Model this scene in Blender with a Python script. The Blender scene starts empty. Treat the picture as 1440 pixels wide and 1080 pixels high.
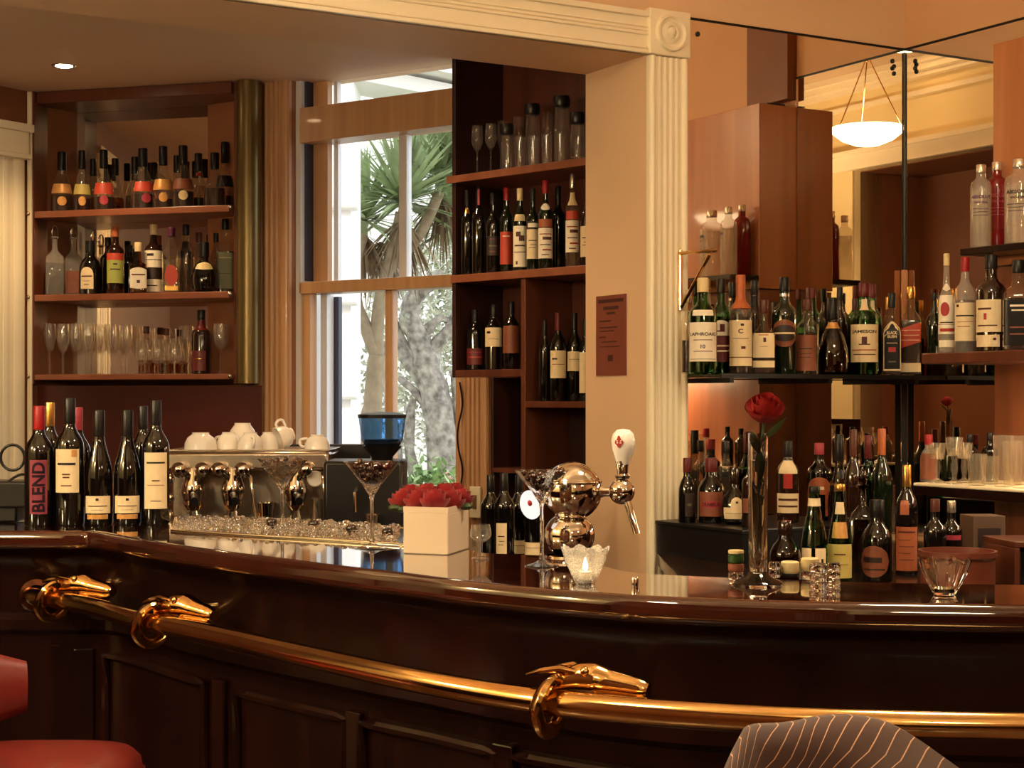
import bpy, bmesh, math, random
from mathutils import Vector, Matrix
random.seed(11)
PI = math.pi
S = bpy.context.scene
COL = S.collection
# ------------------------------------------------------------------ camera
F, HX, HY, EYE = 2260.0, 720.0, 560.0, 1.43      # focal length in pixels, vanishing point of the level view, eye height
cam_data = bpy.data.cameras.new('camera')
cam_data.sensor_width = 36.0
cam_data.lens = F / 1440.0 * 36.0
cam_data.shift_y = (HY - 540.0) / 1440.0
cam_data.clip_start = 0.02
cam = bpy.data.objects.new('camera', cam_data)
COL.objects.link(cam)
cam.location = (0, 0, EYE)
cam.rotation_euler = (PI / 2, 0, 0)
S.camera = cam
# ------------------------------------------------------------------ sky, sun, exposure
S.view_settings.view_transform = 'Standard'
S.view_settings.look = 'None'
S.view_settings.exposure = 0.0
S.view_settings.gamma = 1.0
S.view_settings.use_curve_mapping = False
wd = bpy.data.worlds.new('overcast_sky')
S.world = wd
wd.use_nodes = True
bg = wd.node_tree.nodes['Background']
bg.inputs[0].default_value = (0.93, 0.97, 1.0, 1)
bg.inputs[1].default_value = 2.8
sun_d = bpy.data.lights.new('sun', 'SUN')
sun_d.energy = 1.2
sun_d.angle = math.radians(3)
sun_d.color = (1.0, 0.95, 0.86)
sun = bpy.data.objects.new('sun', sun_d)
COL.objects.link(sun)
sun.rotation_euler = (math.radians(48), 0, math.radians(-20))
S.cycles.max_bounces = 14
S.cycles.transparent_max_bounces = 40
S.cycles.glossy_bounces = 8
S.cycles.diffuse_bounces = 5
S.cycles.caustics_reflective = True
S.cycles.caustics_refractive = False
S.cycles.sample_clamp_indirect = 12.0
S.cycles.use_denoising = True
LAMP = 78.0          # radiance of the pendant bowls
LAMP_COL = (1.0, 0.805, 0.525)

# ------------------------------------------------------------------ the plan of the room
def V2(a): return Vector((a[0], a[1]))
def pt(x, y, D): return Vector(((x - HX) / F * D, D, EYE + (HY - y) / F * D))
def onz(x, y, z):
    D = (EYE - z) * F / (y - HY)
    return Vector(((x - HX) / F * D, D, z))
def online(x, p0, d):
    k = (x - HX) / F
    t = (k * p0[1] - p0[0]) / (d[0] - k * d[1])
    return Vector((p0[0] + d[0] * t, p0[1] + d[1] * t)), t
CR = Vector((1.485, 6.08))                        # corner where the two mirror walls meet
U = Vector((math.cos(PI / 6), math.sin(PI / 6)))   # along the mirror wall
W = Vector((0.5, -math.cos(PI / 6)))              # along the side wall, into the room
def ab(a, b, z=None):
    p = CR + U * a + W * b
    return Vector((p.x, p.y)) if z is None else Vector((p.x, p.y, z))
ANG_U = math.radians(30)
BAR_Z = 1.10
CNT_Z = 0.90

# ------------------------------------------------------------------ materials
def srgb(r, g, b):
    f = lambda c: c / 12.92 if c <= 0.04045 else ((c + 0.055) / 1.055) ** 2.4
    return (f(r / 255), f(g / 255), f(b / 255), 1)
MATS = {}
def base_mat(name):
    m = bpy.data.materials.new(name)
    m.use_nodes = True
    nt = m.node_tree
    return m, nt, nt.nodes['Principled BSDF']
def paint(name, col, rough=0.5, metal=0.0, coat=0.0, var=0.06, scale=9.0, spec=0.5, bump=0.0, sheen=0.0, emit=0.0):
    if name in MATS: return MATS[name]
    m, nt, p = base_mat(name)
    n = nt.nodes.new('ShaderNodeTexNoise'); n.inputs['Scale'].default_value = scale; n.inputs['Detail'].default_value = 4
    tc = nt.nodes.new('ShaderNodeTexCoord'); nt.links.new(tc.outputs['Object'], n.inputs['Vector'])
    r = nt.nodes.new('ShaderNodeValToRGB')
    c = Vector(col[:3])
    lo = c * (1 - var); hi = c * (1 + var)
    r.color_ramp.elements[0].position = 0.3; r.color_ramp.elements[1].position = 0.7
    r.color_ramp.elements[0].color = (*lo, 1); r.color_ramp.elements[1].color = (*[min(1, x) for x in hi], 1)
    nt.links.new(n.outputs['Fac'], r.inputs[0]); nt.links.new(r.outputs[0], p.inputs['Base Color'])
    p.inputs['Roughness'].default_value = rough
    p.inputs['Metallic'].default_value = metal
    p.inputs['Specular IOR Level'].default_value = spec
    p.inputs['Coat Weight'].default_value = coat
    p.inputs['Coat Roughness'].default_value = 0.05
    p.inputs['Sheen Weight'].default_value = sheen
    if bump:
        b = nt.nodes.new('ShaderNodeBump'); b.inputs['Strength'].default_value = bump; b.inputs['Distance'].default_value = 0.004
        n2 = nt.nodes.new('ShaderNodeTexNoise'); n2.inputs['Scale'].default_value = scale * 12; n2.inputs['Detail'].default_value = 3
        nt.links.new(tc.outputs['Object'], n2.inputs['Vector'])
        nt.links.new(n2.outputs['Fac'], b.inputs['Height']); nt.links.new(b.outputs[0], p.inputs['Normal'])
    MATS[name] = m
    return m
def wood(name, dark, light, rough=0.3, coat=0.0, stretch=(3, 3, 40), scale=1.0, spec=0.5):
    if name in MATS: return MATS[name]
    m, nt, p = base_mat(name)
    tc = nt.nodes.new('ShaderNodeTexCoord'); mp = nt.nodes.new('ShaderNodeMapping')
    mp.inputs['Scale'].default_value = [scale * 40.0 / s for s in stretch]
    nt.links.new(tc.outputs['Object'], mp.inputs['Vector'])
    n = nt.nodes.new('ShaderNodeTexNoise'); n.inputs['Scale'].default_value = 1.0; n.inputs['Detail'].default_value = 6; n.inputs['Distortion'].default_value = 0.6
    nt.links.new(mp.outputs[0], n.inputs['Vector'])
    r = nt.nodes.new('ShaderNodeValToRGB')
    r.color_ramp.elements[0].position = 0.32; r.color_ramp.elements[1].position = 0.68
    r.color_ramp.elements[0].color = dark; r.color_ramp.elements[1].color = light
    nt.links.new(n.outputs['Fac'], r.inputs[0]); nt.links.new(r.outputs[0], p.inputs['Base Color'])
    p.inputs['Roughness'].default_value = rough; p.inputs['Specular IOR Level'].default_value = spec
    p.inputs['Coat Weight'].default_value = coat; p.inputs['Coat Roughness'].default_value = 0.04
    MATS[name] = m
    return m
def thin_glass(name, tint=(1, 1, 1), gloss=(1, 1, 1), ior=1.5, rough=0.0, milk=0.0):
    """clear thin-walled glass: tinted see-through plus a Fresnel reflection"""
    if name in MATS: return MATS[name]
    m = bpy.data.materials.new(name); m.use_nodes = True
    nt = m.node_tree; nt.nodes.remove(nt.nodes['Principled BSDF'])
    out = nt.nodes['Material Output']
    t = nt.nodes.new('ShaderNodeBsdfTransparent'); t.inputs[0].default_value = (*tint, 1)
    g = nt.nodes.new('ShaderNodeBsdfGlossy'); g.inputs[0].default_value = (*gloss, 1); g.inputs['Roughness'].default_value = rough
    lw = nt.nodes.new('ShaderNodeLayerWeight'); lw.inputs[0].default_value = 0.5
    pw = nt.nodes.new('ShaderNodeMath'); pw.operation = 'POWER'; pw.inputs[1].default_value = 4.0
    nt.links.new(lw.outputs['Facing'], pw.inputs[0])
    f0 = ((ior - 1) / (ior + 1)) ** 2
    fr = nt.nodes.new('ShaderNodeMath'); fr.operation = 'MULTIPLY_ADD'; fr.inputs[1].default_value = 1 - f0; fr.inputs[2].default_value = f0
    nt.links.new(pw.outputs[0], fr.inputs[0])
    mx = nt.nodes.new('ShaderNodeMixShader')
    nt.links.new(fr.outputs[0], mx.inputs[0]); nt.links.new(t.outputs[0], mx.inputs[1]); nt.links.new(g.outputs[0], mx.inputs[2])
    last = mx
    if milk:
        d = nt.nodes.new('ShaderNodeBsdfDiffuse'); d.inputs[0].default_value = (*gloss, 1)
        nz = nt.nodes.new('ShaderNodeTexNoise'); nz.inputs['Scale'].default_value = 30
        mu = nt.nodes.new('ShaderNodeMath'); mu.operation = 'MULTIPLY'; mu.inputs[1].default_value = milk * 2
        nt.links.new(nz.outputs['Fac'], mu.inputs[0])
        m2 = nt.nodes.new('ShaderNodeMixShader')
        nt.links.new(mu.outputs[0], m2.inputs[0]); nt.links.new(mx.outputs[0], m2.inputs[1]); nt.links.new(d.outputs[0], m2.inputs[2])
        last = m2
    nt.links.new(last.outputs[0], out.inputs['Surface'])
    MATS[name] = m
    return m
def real_glass(name, col=(1, 1, 1), ior=1.45, rough=0.0):
    if name in MATS: return MATS[name]
    m, nt, p = base_mat(name)
    p.inputs['Base Color'].default_value = (*col, 1); p.inputs['Roughness'].default_value = rough
    p.inputs['Transmission Weight'].default_value = 1.0; p.inputs['IOR'].default_value = ior
    MATS[name] = m
    return m
def glow(name, col, strength):
    m = bpy.data.materials.new(name); m.use_nodes = True
    nt = m.node_tree; nt.nodes.remove(nt.nodes['Principled BSDF'])
    e = nt.nodes.new('ShaderNodeEmission'); e.inputs[0].default_value = (*col, 1); e.inputs[1].default_value = strength
    nt.links.new(e.outputs[0], nt.nodes['Material Output'].inputs['Surface'])
    return m
def mirror_mat(name, col, rough=0.003):
    m, nt, p = base_mat(name)
    p.inputs['Base Color'].default_value = (*col, 1); p.inputs['Metallic'].default_value = 1; p.inputs['Roughness'].default_value = rough
    return m
CREAM = paint('cream_wall_paint', srgb(226, 190, 152), 0.55, var=0.02, scale=3)
TRIM = paint('cream_trim_gloss', srgb(244, 232, 202), 0.35, var=0.02, scale=4)
TAN = paint('tan_wall_paint', srgb(205, 160, 118), 0.55, var=0.03, scale=3)
CEIL = paint('ceiling_paint', srgb(205, 180, 150), 0.6, var=0.02, scale=2)
BROWNWALL = paint('brown_wall_paint', srgb(120, 72, 44), 0.5, var=0.05, scale=3)
CASEWOOD = wood('honey_casing_wood', srgb(186, 140, 98), srgb(204, 160, 118), 0.35, 0.1, (2, 2, 60))
MAHOG = wood('dark_mahogany', srgb(22, 8, 6), srgb(36, 14, 10), 0.22, 0.10, (4, 4, 60), spec=0.35)
BARTOP = wood('polished_bar_top', srgb(40, 16, 11), srgb(64, 27, 17), 0.05, 1.0, (50, 3, 50))
CABWOOD = wood('red_brown_cabinet_wood', srgb(80, 40, 26), srgb(104, 56, 36), 0.32, 0.15, (3, 3, 50))
DARKCAB = wood('dark_cabinet_wood', srgb(38, 17, 12), srgb(54, 25, 17), 0.4, 0.05, (3, 3, 50))
ORANGEWOOD = wood('orange_veneer', srgb(168, 104, 62), srgb(188, 124, 78), 0.3, 0.2, (3, 3, 60))
SHELFWOOD = wood('shelf_edge_wood', srgb(126, 72, 48), srgb(148, 90, 64), 0.35, 0.1, (40, 3, 40))
BRASS = paint('polished_brass', srgb(226, 184, 122), 0.13, 1.0, var=0.08, scale=14)
CHROME = paint('polished_chrome', srgb(225, 218, 208), 0.07, 1.0, var=0.02)
STEEL = paint('brushed_steel', srgb(190, 176, 160), 0.26, 1.0, var=0.06, scale=20)
BLACKP = paint('black_plastic', srgb(18, 17, 18), 0.35, var=0.1)
BLACKM = paint('black_metal', srgb(16, 14, 14), 0.4, 0.3, var=0.1)
MIRROR = mirror_mat('antique_mirror', (0.80, 0.72, 0.62))
CLEAR = thin_glass('clear_glass', (0.97, 0.96, 0.94), milk=0.025)  # milky part stands in for reflections, with a little dust
CRYSTAL = real_glass('crystal', (0.98, 0.97, 0.95), 1.47)
PANE = thin_glass('window_pane_glass', (0.97, 0.98, 0.98), ior=1.4)
WHITEP = paint('white_porcelain', srgb(244, 238, 228), 0.15, var=0.01)
PAPER = paint('cream_label_paper', srgb(232, 210, 168), 0.6, var=0.05, scale=40)
WPAPER = paint('white_label_paper', srgb(240, 228, 204), 0.6, var=0.04, scale=40)
INK = paint('black_ink', srgb(28, 18, 14), 0.5)
REDINK = paint('red_ink', srgb(168, 34, 26), 0.5)
GOLDF = paint('gold_foil', srgb(206, 158, 82), 0.25, 0.9, var=0.1, scale=60)
SILVERF = paint('silver_cap', srgb(214, 204, 190), 0.25, 0.9, var=0.05)
def cm(name, r, g, b, rough=0.35, metal=0.0): return paint(name, srgb(r, g, b), rough, metal, var=0.08, scale=40, spec=0.3)
BLK = cm('black_cap', 20, 16, 16); REDCAP = cm('red_cap', 150, 26, 30); PURP = cm('purple_cap', 74, 26, 50); BRN = cm('brown_cap', 84, 44, 34)
MAROON = cm('maroon_cap', 92, 26, 26); CRMCAP = cm('cream_cap', 224, 202, 150); ORGCAP = cm('orange_neck_foil', 178, 96, 56); PINK = cm('pink_foil', 160, 56, 70)
GREENB = thin_glass('green_bottle_glass', (0.20, 0.60, 0.24), (1, 1, 1), 1.5)
AMBERG = thin_glass('amber_spirit', (0.62, 0.30, 0.12), (1, 1, 1), 1.4)
DKAMB = paint('dark_spirit', srgb(40, 17, 11), 0.25, coat=0.0, var=0.1)
BLKG = paint('black_bottle_glass', srgb(14, 11, 10), 0.07, coat=0.5, var=0.1)
DKGREEN = paint('dark_green_bottle_glass', srgb(16, 26, 14), 0.07, coat=0.5, var=0.1)
DKBROWN = paint('dark_brown_bottle_glass', srgb(38, 20, 14), 0.08, coat=0.5, var=0.1)
SMOKE = thin_glass('smoky_brown_glass', (0.42, 0.30, 0.20), (1, 1, 1), 1.5)
REDGL = paint('red_bottle_glass', srgb(120, 18, 24), 0.1, coat=0.4, var=0.06)
CLB = thin_glass('clear_flint_bottle_glass', (0.93, 0.90, 0.85), (1, 0.95, 0.88), 1.5, milk=0.012)
FROST = thin_glass('clear_bottle_glass', (0.90, 0.87, 0.82), (1, 0.95, 0.88), 1.5, milk=0.14)

# ------------------------------------------------------------------ geometry helpers
class G:
    def __init__(s): s.v = []; s.f = []
    def add(s, vs, fs, M=None):
        o = len(s.v)
        s.v += [(M @ Vector(v)) if M else Vector(v) for v in vs]
        s.f += [tuple(i + o for i in f) for f in fs]
        return s
    def box(s, c, size, rot=0.0):
        x, y, z = [k / 2 for k in size]
        vs = [(-x, -y, -z), (x, -y, -z), (x, y, -z), (-x, y, -z), (-x, -y, z), (x, -y, z), (x, y, z), (-x, y, z)]
        fs = [(0, 3, 2, 1), (4, 5, 6, 7), (0, 1, 5, 4), (1, 2, 6, 5), (2, 3, 7, 6), (3, 0, 4, 7)]
        return s.add(vs, fs, Matrix.Translation(c) @ Matrix.Rotation(rot, 4, 'Z'))
    def seg(s, p0, p1, z0, z1, t0, t1):
        """wall slab between two plan points; t0/t1 = offsets along the left normal"""
        p0, p1 = V2(p0), V2(p1)
        d = (p1 - p0).normalized(); n = Vector((-d.y, d.x))
        q = [p0 + n * t0, p1 + n * t0, p1 + n * t1, p0 + n * t1]
        return s.prism(q, z0, z1)
    def prism(s, poly, z0, z1):
        poly = [V2(p) for p in poly]
        a = sum(poly[i].x * poly[(i + 1) % len(poly)].y - poly[(i + 1) % len(poly)].x * poly[i].y for i in range(len(poly)))
        if a < 0: poly = poly[::-1]
        n = len(poly)
        vs = [(p.x, p.y, z0) for p in poly] + [(p.x, p.y, z1) for p in poly]
        fs = [tuple(range(n - 1, -1, -1)), tuple(range(n, 2 * n))] + [(i, (i + 1) % n, n + (i + 1) % n, n + i) for i in range(n)]
        return s.add(vs, fs)
    def lathe(s, prof, seg=20, M=None, p=2.0, rot=0.0):
        """prof: (r, z[, p]) bottom to top; p = superellipse power of the section"""
        vs = []; fs = []
        rings = []
        for q in prof:
            r, z = q[0], q[1]; pw = q[2] if len(q) > 2 else p
            if abs(r) < 1e-7:
                rings.append([len(vs)]); vs.append((0, 0, z)); continue
            ring = []
            for i in range(seg):
                a = 2 * PI * i / seg + rot
                c, sn = math.cos(a), math.sin(a)
                k = 1.0 if pw == 2.0 else (abs(c) ** pw + abs(sn) ** pw) ** (-1 / pw)
                ring.append(len(vs)); vs.append((r * k * c, r * k * sn, z))
            rings.append(ring)
        for A, B in zip(rings, rings[1:]):
            if len(A) == 1 and len(B) == 1: continue
            for i in range(seg):
                j = (i + 1) % seg
                if len(A) == 1: fs.append((A[0], B[j], B[i]))
                elif len(B) == 1: fs.append((A[i], A[j], B[0]))
                else: fs.append((A[i], A[j], B[j], B[i]))
        return s.add(vs, fs, M)
    def tube(s, pts, r, seg=10, closed=False, caps=True, squash=None):
        pts = [Vector(p) for p in pts]; n = len(pts)
        rr = r if isinstance(r, (list, tuple)) else [r] * n
        tang = []
        for i in range(n):
            a = pts[(i - 1) % n] if (closed or i > 0) else pts[i]
            b = pts[(i + 1) % n] if (closed or i < n - 1) else pts[i]
            tang.append((b - a).normalized())
        up = Vector((0, 0, 1)) if abs(tang[0].z) < 0.9 else Vector((1, 0, 0))
        nrm = (up - tang[0] * up.dot(tang[0])).normalized()
        vs = []; fs = []
        for i in range(n):
            t = tang[i]
            nrm = (nrm - t * nrm.dot(t)).normalized()
            bn = t.cross(nrm)
            for k in range(seg):
                a = 2 * PI * k / seg
                kx, ky = (1, 1) if squash is None else squash
                vs.append(pts[i] + (nrm * math.cos(a) * kx + bn * math.sin(a) * ky) * rr[i])
        m = n if closed else n - 1
        for i in range(m):
            for k in range(seg):
                k2 = (k + 1) % seg; i2 = (i + 1) % n
                fs.append((i * seg + k, i * seg + k2, i2 * seg + k2, i2 * seg + k))
        if caps and not closed:
            fs.append(tuple(range(seg - 1, -1, -1))); fs.append(tuple((n - 1) * seg + k for k in range(seg)))
        return s.add(vs, fs)
    def ball(s, c, r, rings=8, seg=12, M=None):
        r = r if isinstance(r, (list, tuple)) else (r, r, r)
        prof = [(math.sin(PI * i / rings) if 0 < i < rings else 0, -math.cos(PI * i / rings)) for i in range(rings + 1)]
        m = Matrix.Translation(c) @ (M or Matrix.Identity(4)) @ Matrix.Diagonal((*r, 1))
        return s.lathe(prof, seg, m)
def obj(name, g, mat, parent=None, smooth=True, angle=38, bevel=0.0, bseg=2):
    me = bpy.data.meshes.new(name)
    me.from_pydata([tuple(v) for v in g.v], [], g.f)
    me.update()
    if smooth:
        me.polygons.foreach_set('use_smooth', [True] * len(me.polygons))
        me.set_sharp_from_angle(angle=math.radians(angle))
    me.materials.append(mat)
    o = bpy.data.objects.new(name, me)
    COL.objects.link(o)
    if parent is not None: o.parent = parent
    if bevel:
        b = o.modifiers.new('edge', 'BEVEL'); b.width = bevel; b.segments = bseg; b.limit_method = 'ANGLE'; b.angle_limit = math.radians(40)
    return o
def tag(o, label, cat, group=None, kind=None):
    o['label'] = label; o['category'] = cat
    if group: o['group'] = group
    if kind: o['kind'] = kind
    return o
def thing(name, label, cat, loc=(0, 0, 0), rot=0.0, group=None):
    o = bpy.data.objects.new(name, None); o.empty_display_size = 0.05
    COL.objects.link(o)
    o.location = loc; o.rotation_euler = (0, 0, rot)
    return tag(o, label, cat, group)
def struct(name, g, mat, **k):
    o = obj(name, g, mat, **k); o['kind'] = 'structure'; return o
def dup(root, loc, rot=None, label=None):
    r = root.copy(); COL.objects.link(r); r.location = loc
    if rot is not None: r.rotation_euler = (0, 0, rot)
    if label: r['label'] = label
    for ch in list(root.children):
        c = ch.copy(); COL.objects.link(c); c.parent = r
        for gch in list(ch.children):
            d = gch.copy(); COL.objects.link(d); d.parent = c
    return r
def face_cam(p): return math.atan2(-p[0], p[1])       # turns a thing's front (-Y) to the viewer
def spline(P, n=8):
    P = [Vector(p) for p in P]; out = []
    for i in range(len(P) - 1):
        p0 = P[max(i - 1, 0)]; p1 = P[i]; p2 = P[i + 1]; p3 = P[min(i + 2, len(P) - 1)]
        for k in range(n):
            t = k / n
            out.append(0.5 * ((2 * p1) + (p2 - p0) * t + (2 * p0 - 5 * p1 + 4 * p2 - p3) * t * t + (3 * p1 - p0 - 3 * p2 + p3) * t ** 3))
    out.append(P[-1]); return out
_txt = {}
def text_geo(s, size, align='CENTER'):
    """letter shapes of a word as flat polygons: x right, z up"""
    key = (s, align)
    if key not in _txt:
        cu = bpy.data.curves.new('t', 'FONT'); cu.body = s; cu.size = 1.0; cu.align_x = align; cu.align_y = 'CENTER'; cu.resolution_u = 3
        cu.offset = 0.03
        ob = bpy.data.objects.new('t', cu); me = ob.to_mesh()
        bm = bmesh.new(); bm.from_mesh(me); ob.to_mesh_clear()
        for ax in (0, 1):                        # cut the letters into small facets so that they follow the bottle's curve
            lo = min(v.co[ax] for v in bm.verts); hi = max(v.co[ax] for v in bm.verts); c = lo + 0.09
            while c < hi:
                co = [0, 0, 0]; no = [0, 0, 0]; co[ax] = c; no[ax] = 1
                bmesh.ops.bisect_plane(bm, geom=bm.verts[:] + bm.edges[:] + bm.faces[:], plane_co=co, plane_no=no); c += 0.09
        bm.verts.index_update()
        _txt[key] = ([Vector((v.co.x, 0, v.co.y)) for v in bm.verts], [tuple(v.index for v in f.verts) for f in bm.faces])
        bm.free(); bpy.data.objects.remove(ob); bpy.data.curves.remove(cu)
    v, f = _txt[key]
    g = G(); g.add([a * size for a in v], f); return g
# ------------------------------------------------------------------ the setting
CZ = 4.20                       # ceiling of the bar room
AZ = 2.93                       # lower ceiling of the alcove
HEAD_Z = 2.602                  # underside of the opening's header
THK = 0.384
aJ = online(909, CR, U)[1]      # jamb of the opening
aK = online(963, CR, U)[1]      # outer edge of its casing
Q0 = Vector((-1.229, 7.714)); WD = Vector((0.829, -0.559)).normalized(); WN = Vector((-WD.y, WD.x))
def qx(x): return online(x, Q0, WD)[1]
def qp(q, off=0.0): return Q0 + WD * q + WN * off
L0 = Vector((-2.351, 7.847)); L1 = Vector((-1.3117, 7.562)); LD = (L1 - L0).normalized(); LN = Vector((-LD.y, LD.x)); LL = (L1 - L0).length
def lp(t, off=0.0): return L0 + LD * t + LN * off
AW = L0 - LD * 0.02; SD = Vector((0.559, 0.829)).normalized(); SN = Vector((-SD.y, SD.x))

g = G(); g.prism([(-9, -8), (9, -8), (9, 11), (-9, 11)], -0.1, 0.0)
struct('floor', g, wood('dark_floor_boards', srgb(58, 34, 24), srgb(84, 50, 34), 0.35, 0.2, (3, 60, 3)))
# mirror wall with the opening into the alcove
g = G(); g.seg(ab(aJ, 0), ab(0.4, 0), 0, CZ, 0, THK); g.seg(ab(-6.2, 0), ab(aJ, 0), HEAD_Z, CZ, 0, THK)
struct('wall_back', g, CREAM, smooth=False)
g = G(); g.seg(CR, CR + W * 10, 0, CZ, 0, 0.3)
struct('wall_right', g, TAN, smooth=False)
g = G(); bR0, bR1 = 2.4, 5.97
for b0, b1, z0, z1 in ((-0.4, bR0, 0, CZ), (bR1, 10, 0, CZ), (bR0, bR1, 3.38, CZ)):
    g.seg(ab(-5.2, b0), ab(-5.2, b1), z0, z1, -0.25, 0)
struct('wall_left', g, paint('yellow_cream_paint', srgb(236, 216, 164), 0.55, var=0.02, scale=3), smooth=False)
g = G(); g.seg(ab(-5.9, bR0 - 0.3), ab(-5.9, bR1 + 0.3), 0, 3.7, -0.2, 0)
g.seg(ab(-5.2, bR0), ab(-5.95, bR0), 0, 3.5, -0.1, 0); g.seg(ab(-5.95, bR1), ab(-5.2, bR1), 0, 3.5, -0.1, 0)
struct('wall_recess', g, BROWNWALL, smooth=False)
g = G(); g.prism([ab(-5.95, bR0), ab(-5.2, bR0), ab(-5.2, bR1), ab(-5.95, bR1)], 3.372, 3.5)
struct('ceiling_recess', g, BROWNWALL, smooth=False)
g = G(); g.seg(ab(0.4, 9.2), ab(-6.2, 9.2), 0, CZ, 0, 0.25)
struct('wall_front', g, TAN, smooth=False)
g = G(); g.prism([ab(-6.3, -0.5), ab(0.5, -0.5), ab(0.5, 9.6), ab(-6.3, 9.6)], CZ, CZ + 0.2)
struct('ceiling', g, CEIL, smooth=False)
# cornice and frieze band on the opposite wall (seen in the mirrors)
g = G()
for i, (h, w) in enumerate(((0.05, 0.16), (0.05, 0.12), (0.04, 0.07))):
    z = CZ - 0.05 * i
    g.seg(ab(-5.2, -0.0), ab(-5.2, 9.2), z - h, z, 0, w)
g.seg(ab(-5.2, 0.0), ab(-5.2, 9.2), 3.92, 3.96, 0, 0.03)
struct('trim_1', g, TRIM, smooth=False)
g = G(); g.seg(ab(-5.2, 0.0), ab(-5.2, 9.2), 3.40, 3.52, 0, 0.05); g.seg(ab(-5.2, 0.0), ab(-5.2, 9.2), 3.52, 3.56, 0, 0.10)
struct('trim_2', g, TRIM, smooth=False)
g = G(); g.seg(ab(0.0, 9.2), ab(-5.2, 9.2), 0, 1.9, -0.03, 0); g.seg(ab(-5.2, 0.4), ab(-5.2, bR0), 0, 1.25, 0, 0.03); g.seg(ab(-5.2, bR1), ab(-5.2, 9.2), 0, 1.25, 0, 0.03); g.seg(CR + W * 2.3, CR + W * 9.2, 0, 1.9, -0.03, 0)
struct('trim_11', g, MAHOG, smooth=False)  # unseen dark wainscot, added to darken what the bar front reflects
# alcove shell
Cend = lp(LL + 0.2, 0.31)
g = G(); g.prism([ab(-5.6, -THK - 0.002), ab(-0.34, -THK - 0.002), qp(2.6, 0.2), qp(-0.25, 0.2), lp(LL + 0.1, 0.45), lp(-0.3, 0.45), AW - SD * 2.8 + SN * 0.15], AZ, AZ + 0.25)
struct('ceiling_alcove', g, paint('alcove_ceiling_paint', srgb(228, 196, 166), 0.6, var=0.02, scale=2), smooth=False)
g = G(); g.seg(lp(-0.25, 0), lp(LL + 0.15, 0), 0, AZ, 0.315, 0.45)
struct('wall_alcove', g, BROWNWALL, smooth=False)
g = G(); g.seg(AW - SD * 2.7, AW + SD * 0.42, 0, AZ, 0, 0.15)
g.seg(ab(-5.6, -THK), AW - SD * 2.7, 0, AZ, 0, 0.15)
struct('wall_alcove_left', g, BROWNWALL, smooth=False)
qL, qR = qx(410), qx(651)
SILL = 0.96
g = G(); g.seg(qp(-0.32), qp(qL), 0, AZ, 0, 0.2); g.seg(qp(qR), qp(2.6), 0, AZ, 0, 0.2); g.seg(qp(qL), qp(qR), 0, SILL, 0, 0.2)
struct('wall_window', g, paint('alcove_wall_paint', srgb(150, 96, 62), 0.5, var=0.04, scale=3), smooth=False)

# fluted casing of the opening, with its rosette block
def flutes(g, p0, p1, z0, z1, base, ribs):
    """ribbed board between two plan points: base thickness + half-round ribs (centre, half width) as shares of the width"""
    p0, p1 = V2(p0), V2(p1); L = (p1 - p0).length; d = (p1 - p0) / L; n = Vector((-d.y, d.x))
    poly = [p0]
    poly.append(p0 - n * base)
    for c, w, h in ribs:
        for k in range(7):
            a = PI * k / 6
            poly.append(p0 + d * (L * (c - w * math.cos(a))) - n * (base + h * math.sin(a)))
    poly.append(p1 - n * base); poly.append(p1)
    g.prism(poly, z0, z1)
RIB = [(0.08, 0.07, 0.012), (0.27, 0.05, 0.006), (0.42, 0.05, 0.006), (0.57, 0.05, 0.006), (0.72, 0.05, 0.006), (0.91, 0.08, 0.014)]
PB0 = HEAD_Z + 0.0; PB1 = EYE + (HY - 17) / F * 5.53
g = G(); flutes(g, ab(aJ, 0), ab(aK, 0), 0, HEAD_Z - 0.003, 0.016, RIB)
struct('trim_3', g, TRIM, angle=25)
# header casing: stacked ridges running along the opening
g = G()
hz0, hz1 = HEAD_Z, PB1 - 0.012
HH = hz1 - hz0
a0 = -5.2
for z0, z1, t in ((0, 1, 0.014), (0.0, 0.10, 0.026), (0.12, 0.17, 0.020), (0.44, 0.50, 0.022), (0.53, 0.58, 0.020), (0.62, 0.66, 0.020), (0.86, 1.0, 0.028)):
    g.seg(ab(a0, 0), ab(aJ - 0.002, 0), hz0 + HH * z0, hz0 + HH * z1, -t, 0)
struct('trim_4', g, TRIM, smooth=False, bevel=0.004)
rb = G(); rb.seg(ab(aJ - 0.006, 0), ab(aK + 0.004, 0), hz0, PB1, -0.03, 0)
ro = struct('trim_5', rb, TRIM, smooth=False, bevel=0.004)
pc = ab((aJ + aK) / 2, 0.03)
M = Matrix.Translation((pc.x, pc.y, (hz0 + PB1) / 2)) @ Matrix.Rotation(ANG_U, 4, 'Z') @ Matrix.Rotation(PI / 2, 4, 'X')
R = (aK - aJ) * 0.40
g = G(); g.lathe([(R, -0.004), (R, 0.004), (R * 0.95, 0.013), (R * 0.84, 0.014), (R * 0.74, 0.004), (R * 0.60, 0.003), (R * 0.50, 0.010), (R * 0.36, 0.012), (R * 0.30, 0.006), (R * 0.2, 0.011), (0, 0.016)], 32, M)
o = obj('rosette', g, TRIM, parent=ro)
o['kind'] = 'structure'
# casing with a capital on the alcove's side wall
g = G(); flutes(g, AW - SD * 0.42, AW - SD * 0.03, 0, 2.60, 0.02, RIB); 
struct('trim_6', g, TRIM, angle=25)
g = G(); g.seg(AW - SD * 0.44, AW - SD * 0.02, 2.60, 2.75, -0.045, 0); g.seg(AW - SD * 0.46, AW - SD * 0.0, 2.72, 2.76, -0.06, 0); g.seg(AW - SD * 0.45, AW - SD * 0.01, 2.59, 2.615, -0.055, 0)
struct('trim_7', g, TRIM, smooth=False, bevel=0.006)
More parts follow.
